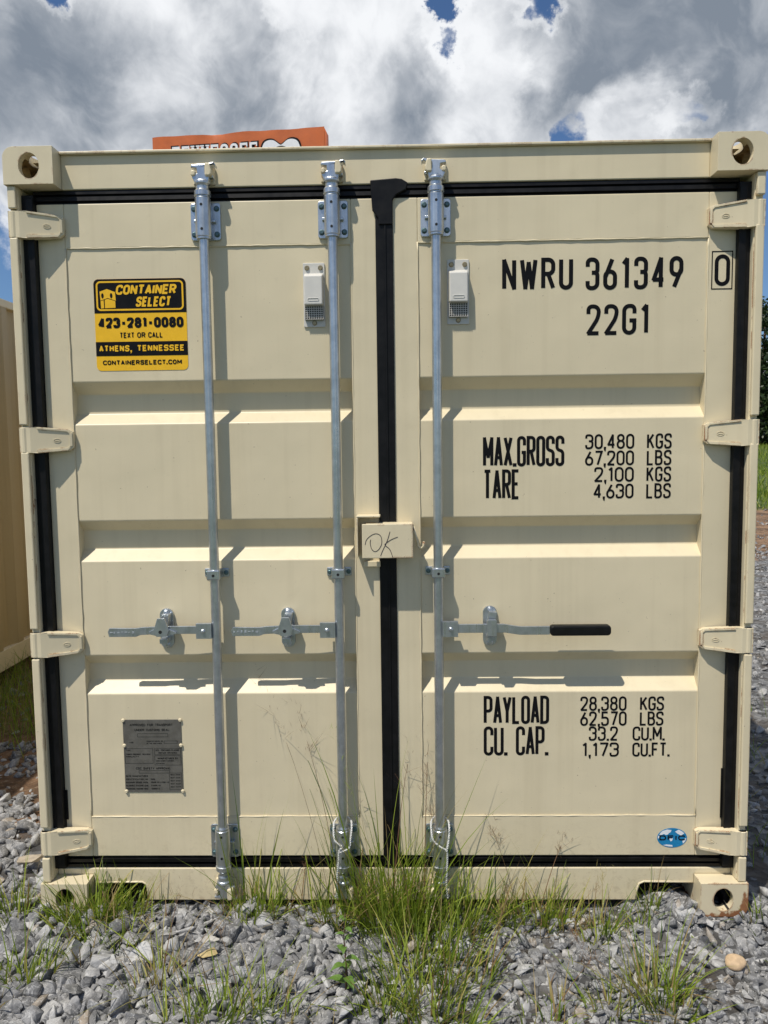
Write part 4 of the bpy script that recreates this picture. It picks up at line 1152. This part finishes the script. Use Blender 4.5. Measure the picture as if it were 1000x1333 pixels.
def seed_stalk(pl, x, y, h, az, lean, tint=.97, heads=14, spread=.09, frac=.35):
    """tall thin flowering stem with an open, hair-fine panicle"""
    z = float(ground_h(x, y)); one = np.ones(1)
    seg = 10
    v, f, tn_ = blades(np.array([[x, y, z]]), one*az, one*lean, one*.35, one*h, one*.0034, one*tint, seg, one*.2); pl.add((v, f, tn_))
    mid = v.reshape(seg+1, 2, 3).mean(1)
    if not heads: return
    n = heads; k = rng.uniform(1-frac, .98, n)*seg; i = np.minimum(k.astype(int), seg-1); fr = (k-i)[:, None]
    base = mid[i]*(1-fr)+mid[i+1]*fr
    ln = spread*rng.uniform(.5, 1.1, n)*(1.25-k/seg)*2
    pl.add(blades(base, rng.uniform(0, 2*np.pi, n), rng.uniform(.5, 1.1, n), rng.uniform(-.2, .6, n), ln, np.full(n, .0014), np.full(n, tint), 5))
    m2 = n*3; j = rng.integers(0, n, m2); bb = base[j]+rng.normal(0, .012, (m2, 3))
    pl.add(blades(bb+np.array([0, 0, .012]), rng.uniform(0, 2*np.pi, m2), rng.uniform(.3, 1.2, m2), np.zeros(m2), rng.uniform(.012, .03, m2), np.full(m2, .0014), np.full(m2, tint), 2))
GG = 'grass tufts growing in the gravel'
def tuft(label, specs, stalks=()):
    x0, y0 = specs[0][0], specs[0][1]
    root = empty('grass_tuft', (x0, y0, float(ground_h(x0, y0)))); tag(root, label, 'grass tuft', GG)
    pl = Plant()
    for sp_ in specs:
        kw = sp_[6] if len(sp_) > 6 else {}
        clump(pl, *sp_[:6], **kw)
    o = pl.build('blades', root); o.location = (-x0, -y0, -float(ground_h(x0, y0)))
    if stalks:
        pl = Plant()
        for s_ in stalks: seed_stalk(pl, *s_)
        o = pl.build('seed_heads', root); o.location = (-x0, -y0, -float(ground_h(x0, y0)))
# label, clumps (x, y, blades, radius, shortest, longest, options), seed stalks (x, y, height, azimuth, lean, tint)
tuft('bushy bright green grass tuft in front of the left bottom corner casting', [(.20, -.03, 250, .10, .07, .20, dict(lean=.8)), (.09, -.03, 60, .05, .05, .14), (.31, .0, 60, .05, .05, .16, dict(lean=.7)), (.17, -.10, 50, .07, .04, .12)],
     [(.30, -.02, .22, 2.5, .15, .45, 0, .05)])
tuft('short grass tuft at the left edge in front of the container', [(.10, -.33, 90, .075, .06, .20, dict(lean=.8)), (.04, -.42, 50, .06, .05, .15, dict(lean=.9, dry=.3))])
tuft('spiky grass tuft with tall blades between the left and middle lock rods', [(.735, -.02, 95, .075, .08, .26, dict(lean=.9, dry=.2)), (.80, .0, 24, .05, .12, .34, dict(lean=.45)), (.74, .0, 8, .05, .26, .46, dict(lean=.2, curl=.3))],
     [(.735, .01, .44, .3, .03, .5, 0, .05), (.75, .0, .52, -.4, .06, .45, 0, .05), (.70, .0, .36, 2.6, .2, .55, 0, .05), (.90, .02, .33, 1.2, .22, .96, 10, .05), (.86, .02, .26, .6, .3, .97, 8, .04)])
tuft('sparse thin grass tuft in front of the middle lock rod', [(1.00, .0, 70, .085, .08, .30, dict(lean=1.0, dry=.25)), (1.06, -.05, 40, .05, .06, .24, dict(lean=.9)), (1.03, -.01, 7, .08, .3, .55, dict(lean=.3, curl=.5))],
     [(1.02, .0, .95, 2.75, .20, .97, 26, .14), (1.06, -.03, .90, 2.5, .17, .98, 26, .13), (1.00, .01, .55, .5, .25, .95, 16, .08), (1.10, -.03, .40, .9, .35, .5, 0, .05)])
tuft('tallest dense grass tuft below the middle door gasket', [(1.21, -.03, 180, .10, .08, .36, dict(lean=.65)), (1.27, -.06, 90, .07, .12, .46, dict(lean=.45)), (1.16, -.02, 50, .06, .14, .42, dict(lean=.6)), (1.22, -.05, 34, .15, .32, .62, dict(lean=.35, w1=.007, curl=.6)), (1.10, -.02, 8, .05, .3, .6, dict(lean=.35, curl=.5))],
     [(1.20, -.03, .66, .8, .05, .5, 0, .06), (1.15, -.02, .72, 2.9, .06, .48, 6, .05), (1.28, -.05, .62, 1.8, .08, .5, 0, .05), (1.33, -.04, .74, 1.4, .10, .97, 24, .13), (1.22, -.03, .70, 1.0, .10, .98, 18, .11), (1.13, -.02, .58, 2.2, .05, .55, 0, .05)])
tuft('wide green grass tuft at the foot of the right-hand lock rod', [(1.42, -.05, 170, .10, .07, .27, dict(lean=.8)), (1.54, .0, 110, .08, .06, .22, dict(lean=.8))],
     [(1.43, .0, .50, 2.9, .10, .98, 14, .09), (1.50, -.02, .28, .4, .3, .6, 0, .04), (1.62, -.01, .36, .3, .30, .76, 0, .05), (1.36, -.03, .42, 2.5, .22, .5, 0, .05)])
tuft('yellowing grass tuft by the sill right of the right-hand lock rod', [(1.70, -.02, 120, .09, .05, .18, dict(lean=.8, dry=.25)), (1.79, -.02, 50, .06, .05, .17, dict(lean=.7, dry=.25))],
     [(1.66, -.02, .40, 2.4, .28, .96, 18, .09), (1.72, .0, .36, .6, .35, .97, 18, .10), (1.75, -.03, .36, 2.8, .30, .5, 0, .05)])
tuft('thin upright grass tuft between the sill and the right cut-out', [(1.92, -.07, 45, .045, .05, .17, dict(lean=.5)), (1.88, -.13, 26, .045, .04, .11)], [(1.93, -.05, .20, 1.4, .05, .78, 8, .03), (1.90, -.05, .19, 1.0, .08, .92, 6, .03), (1.78, -.14, .36, 2.6, .35, .42, 0, .05)])
tuft('small grass tuft with a dead stalk standing in the right cut-out', [(2.10, .0, 30, .03, .05, .16, dict(lean=.4)), (2.05, -.05, 24, .04, .03, .10)], [(2.09, -.01, .13, .5, .05, .82, 3, .02)])
tuft('big foreground grass clump spilling over gravel at the bottom centre', [(1.30, -.40, 150, .13, .06, .25, dict(lean=.9, dry=.25)), (1.43, -.27, 120, .10, .06, .22, dict(lean=.9, dry=.25)), (1.20, -.47, 60, .07, .08, .22), (1.36, -.52, 110, .10, .06, .20, dict(lean=.9, dry=.2)), (1.30, -.22, 110, .10, .06, .24, dict(lean=.8))],
     [(1.48, -.36, .33, .8, .4, .93, 10, .06), (1.40, -.30, .36, .4, .2, .8, 0, .06), (1.52, -.30, .30, .9, .3, .97, 14, .07)])
tuft('spreading grass tuft with brown stems in the gravel below the cut-out', [(2.00, -.36, 130, .085, .06, .24, dict(lean=1.15, dry=.30)), (1.86, -.42, 45, .06, .05, .17, dict(lean=1.0, dry=.35)), (2.03, -.45, 50, .06, .05, .18, dict(lean=1.0, dry=.4))],
     [(1.97, -.36, .34, 2.7, .75, .93, 10, .05), (2.02, -.34, .30, .6, .55, .42, 0, .05), (2.06, -.40, .28, .2, .6, .45, 0, .05), (1.86, -.40, .24, 2.4, .5, .97, 16, .06)])
tuft('dried wiry grass tuft among grey stones in the left foreground', [(.53, -.34, 55, .05, .06, .26, dict(lean=1.25, dry=.75)), (.50, -.42, 30, .05, .05, .16, dict(lean=1.0, dry=.3))],
     [(.50, -.33, .32, 2.9, .45, .93, 8, .05), (.55, -.33, .36, .3, .6, .95, 12, .06), (.52, -.33, .28, 1.3, .35, .97, 8, .04)])
tuft('loose green grass tuft at the bottom edge left of the leafy weed', [(.76, -.48, 90, .085, .07, .24, dict(lean=.9)), (.90, -.50, 50, .07, .06, .20, dict(lean=.9, dry=.25)), (.66, -.52, 40, .07, .06, .18)],
     [(.80, -.46, .30, 2.4, .4, .95, 10, .06)])
tuft('small low grass tuft beside the leftmost tuft, in front of the casting', [(.33, -.17, 60, .06, .05, .15, dict(lean=.8)), (.24, -.24, 30, .05, .04, .13, dict(dry=.3))])
tuft('thin grass tuft at the far left margin beside the corner post', [(-.10, .03, 50, .05, .05, .20, dict(lean=.7)), (-.05, -.05, 25, .05, .04, .13)])
tuft('flat green grass blades beside the rusty right corner casting', [(2.47, -.01, 26, .05, .05, .13, dict(lean=1.3)), (2.55, .05, 20, .06, .04, .12, dict(lean=1.2))])
tuft('low grass tuft at the bottom edge between the centre clump and the right tuft', [(1.66, -.48, 34, .07, .04, .15, dict(lean=1.0, dry=.35)), (1.72, -.40, 22, .06, .03, .11, dict(dry=.4))], [(1.68, -.44, .24, .3, .6, .96, 14, .05)])

# loose ground cover: straw, seedlings, weeds in the shade beside the containers
pl = Plant()
def strew(n, x0, x1, y0, y1, l0, l1, dry, lean, keep=None):
    x = rng.uniform(x0, x1, n); y = rng.uniform(y0, y1, n)
    if keep is not None: k = keep(x, y) > rng.uniform(0, 1, n); x, y = x[k], y[k]
    n = len(x)
    base = np.stack([x, y, ground_h(x, y)+.004], -1)
    tint = np.where(rng.uniform(0, 1, n) < dry, rng.uniform(.76, .95, n), np.clip(rng.normal(.33, .15, n), 0, .7))
    pl.add(blades(base, rng.uniform(0, 2*np.pi, n), np.abs(rng.normal(0, lean, n)), rng.uniform(.1, .9, n), rng.uniform(l0, l1, n), rng.uniform(.002, .005, n), tint, 4))
patch = lambda cx, cy, rx, ry: (lambda x, y: np.exp(-((x-cx)/rx)**2-((y-cy)/ry)**2))
strew(3500, -1.46, -.02, 1.2, 6.0, .08, .34, .10, .6, lambda x, y: np.clip((y-1.3)*1.2, 0, 1))
strew(1800, -1.46, -.03, 1.55, 2.9, .08, .34, .08, .5)
strew(520, 2.5, 3.4, .3, 2.6, .04, .26, .12, .7, lambda x, y: np.where(np.sin(x*7+y*4) > .1, 1, .12))
strew(300, -.2, 2.6, -.6, .08, .03, .10, .35, .8, lambda x, y: np.where(np.sin(x*6.1+y*9+1) > .25, 1, .1))
strew(420, .6, 2.0, -.10, .10, .03, .12, .45, .9)
strew(260, .1, .45, -.10, .12, .03, .11, .5, 1.0)
strew(900, 3.0, 8.0, 2.0, 9.0, .03, .16, .3, .7, lambda x, y: np.where(np.sin(x*2.1+y*1.3) > .55, 1, .06))
gc = pl.build('ground_cover'); tag(gc, 'scattered short grass blades and dry straw between the stones', None, None, 'stuff')
pl = Plant()
strew(9000, 6.0, 46.0, 15.5, 60.0, .12, .42, .16, .6, lambda x, y: np.where(np.abs(np.arctan2(x-1.26, y+2.57)-.47) < .13, 1, .25))
n = 26000; y_ = rng.uniform(15.6, 58, n); x_ = 1.26+(y_+2.57)*np.tan(rng.uniform(.36, .60, n)); k_ = rng.uniform(0, 1, n) < .25+.75*(np.sin(x_*1.7+y_*.9)*np.sin(y_*1.3-x_*.6) > -.1)
x_, y_ = x_[k_], y_[k_]; n = len(x_)
pl.add(blades(np.stack([x_, y_, ground_h(x_, y_)-.01], -1), rng.uniform(0, 2*np.pi, n), np.abs(rng.normal(0, .45, n)), rng.uniform(.2, 1, n), rng.uniform(.10, .40, n), rng.uniform(.012, .035, n), np.clip(rng.normal(.30, .2, n), 0, .8), 3))
M_ = pl.build('grass_field'); tag(M_, 'rough green grass field beyond the dirt bank', None, None, 'stuff')

# leafy weed with a dark red stem at the bottom edge
wd_root = empty('leafy_weed', (1.085, -.37, float(ground_h(1.085, -.36))))
tag(wd_root, 'upright leafy weed with paired green leaves on a thin dark stem', 'weed')
b = MB(); hs = .25
b.tube([(0, 0, -.01), (.003, .004, hs*.35), (-.003, .006, hs*.7), (.002, .008, hs)], [.0026, .0022, .0017, .0009], 7)
b.build('stem', mat_plain('weed stem', (.10, .045, .03), .6), wd_root, 0, True)
lm, t, bb, oc = new_mat('weed leaf')
t.set(bb.inputs['Base Color'], t.mix(t.noise(oc, 60, 4), (.055, .125, .018), (.12, .21, .035))); bb.inputs['Roughness'].default_value = .45
for k in range(13):
    z = .015+hs*.92*(k/12); a = k*2.4+.4; ln = .062*(1-.5*k/12)*rng.uniform(.75, 1.15); wdt = ln*.52
    L = MB(); n = 7; vs = []
    for i in range(n+1):
        u = i/n; hw = wdt*.5*math.sin(math.pi*min(1, u*1.02)**.75)*(1-.25*u)
        el = .55-1.0*u; rr = ln*u; zz = ln*(.50*u-.55*u*u)
        for sgn in (-1, 0, 1):
            lx, ly = rr, sgn*hw; vs.append((lx*math.cos(a)-ly*math.sin(a), lx*math.sin(a)+ly*math.cos(a), z+zz+abs(sgn)*hw*.35))
    for i in range(n):
        for j in range(2): L.f.append((3*i+j, 3*i+3+j, 3*i+4+j, 3*i+1+j))
    L.v = vs; L.build('leaf', lm, wd_root, 0, True)

# ------------------------------------------------------------------ trees beyond the field
def foliage_mat(name, c0, c1):
    m = bpy.data.materials.new(name); m.use_nodes = True; t = NT(m.node_tree)
    tn = t.n('ShaderNodeAttribute', {'attribute_name': 'tint'}).outputs['Fac']
    c = t.mix(tn, c0, c1); b = t.n('ShaderNodeBsdfPrincipled', Roughness=.5); t.set(b.inputs['Base Color'], c)
    tr = t.n('ShaderNodeBsdfTranslucent', Color=c)
    t.n('ShaderNodeOutputMaterial', Surface=t.n('ShaderNodeMixShader', i0=.25, i1=b.outputs[0], i2=tr.outputs[0])); return m
bark = mat_plain('bark', (.10, .075, .055), .9, 0, .3, 12, .6, .03)
def tree(label, x, y, h, rad, fm, seed, nleaf=11000, low=.02):
    r_ = np.random.default_rng(seed); z0 = float(ground_h(x, y))
    root = empty('tree', (x, y, z0)); tag(root, label, 'tree', 'trees beyond the grass field')
    b = MB(); b.tube([(0, 0, -.2), (.1, .05, h*.25), (.0, .1, h*.55), (.1, 0, h*.88)], [h*.028, h*.021, h*.013, h*.004], 9)
    cl = []
    for k in range(46):
        u = r_.uniform(low, 1.0); rr = rad*math.sqrt(max(.04, 1-((u-.42)/.62)**2))*r_.uniform(.35, 1.0); a = r_.uniform(0, 2*math.pi)
        cl.append((rr*math.cos(a), rr*math.sin(a), h*u, rad*r_.uniform(.20, .40)))
        if k % 4 == 0 and u > .2: b.tube([(0.05, .05, h*u*.65), (cl[-1][0]*.5, cl[-1][1]*.5, h*u*.86), cl[-1][:3]], [h*.009, h*.006, h*.002], 6)
    b.build('trunk', bark, root, 0, True)
    c = np.array(cl); i = r_.integers(0, len(c), nleaf)
    d = r_.normal(size=(nleaf, 3)); d /= np.linalg.norm(d, axis=1)[:, None]
    p = c[i, :3]+d*(c[i, 3]*r_.uniform(.35, 1.12, nleaf)**.6)[:, None]*np.array([1, 1, .75])
    p[:, 2] = np.maximum(p[:, 2], .15)
    e1 = r_.normal(size=(nleaf, 3)); e1 /= np.linalg.norm(e1, axis=1)[:, None]; e2 = np.cross(e1, r_.normal(size=(nleaf, 3))); e2 /= np.linalg.norm(e2, axis=1)[:, None]
    s = r_.uniform(.10, .24, nleaf)[:, None]
    V = np.stack([p-e1*s, p+e2*s*.55, p+e1*s, p-e2*s*.55], 1).reshape(-1, 3)
    me = np_mesh('crown', V, np.arange(len(V)), np.arange(0, len(V), 4), np.repeat(r_.uniform(0, 1, nleaf), 4))
    link('crown', me, fm, root)
fol = [foliage_mat('dark foliage', (.010, .024, .006), (.040, .072, .016)), foliage_mat('mid foliage', (.016, .036, .008), (.060, .095, .022))]
tree('dark broad tree behind the right corner post, nearest to the container edge', 29.0, 58.5, 10.2, 4.2, fol[0], 3)
tree('taller leafy green tree at the right picture edge beyond the field', 33.6, 58.0, 11.4, 4.6, fol[1], 4)
tree('low bushy tree at the foot of the taller tree by the right edge', 31.2, 54.5, 5.2, 3.3, fol[0], 5, 5000, .02)
tree('lighter round tree farther right in the row beyond the field', 40.5, 59.0, 9.6, 4.5, fol[1], 6, 6000)
tree('wide dark tree at the row end beyond the field', 23.0, 61.0, 9.2, 4.6, fol[0], 8, 6000)
# far-off wood that closes the field all the way round the back
r_ = np.random.default_rng(21); n = 170
wx = r_.uniform(-130, 150, n); wy = 78+r_.uniform(0, 45, n)+.0012*wx**2; wr = r_.uniform(3, 6, n); wh = r_.uniform(5, 10.5, n)
i = r_.integers(0, n, 60000); d = r_.normal(size=(len(i), 3)); d /= np.linalg.norm(d, axis=1)[:, None]
p = np.stack([wx[i], wy[i], ground_h(wx[i], wy[i])+wh[i]*.5], -1)+d*np.stack([wr[i], wr[i], wh[i]*.5], -1)*(r_.uniform(.3, 1.05, len(i))**.5)[:, None]
e1 = r_.normal(size=p.shape); e1 /= np.linalg.norm(e1, axis=1)[:, None]; e2 = np.cross(e1, r_.normal(size=p.shape)); e2 /= np.linalg.norm(e2, axis=1)[:, None]
s_ = r_.uniform(.3, .75, len(i))[:, None]
V = np.stack([p-e1*s_, p+e2*s_*.6, p+e1*s_, p-e2*s_*.6], 1).reshape(-1, 3)
wl = link('far_woodland', np_mesh('far_woodland', V, np.arange(len(V)), np.arange(0, len(V), 4), np.repeat(np.clip(r_.uniform(0, 1, n)[i]*.7+r_.uniform(0, .3, len(i)), 0, 1), 4)), fol[0])
tag(wl, 'far dark green woodland along the edge of the field', None, None, 'stuff')
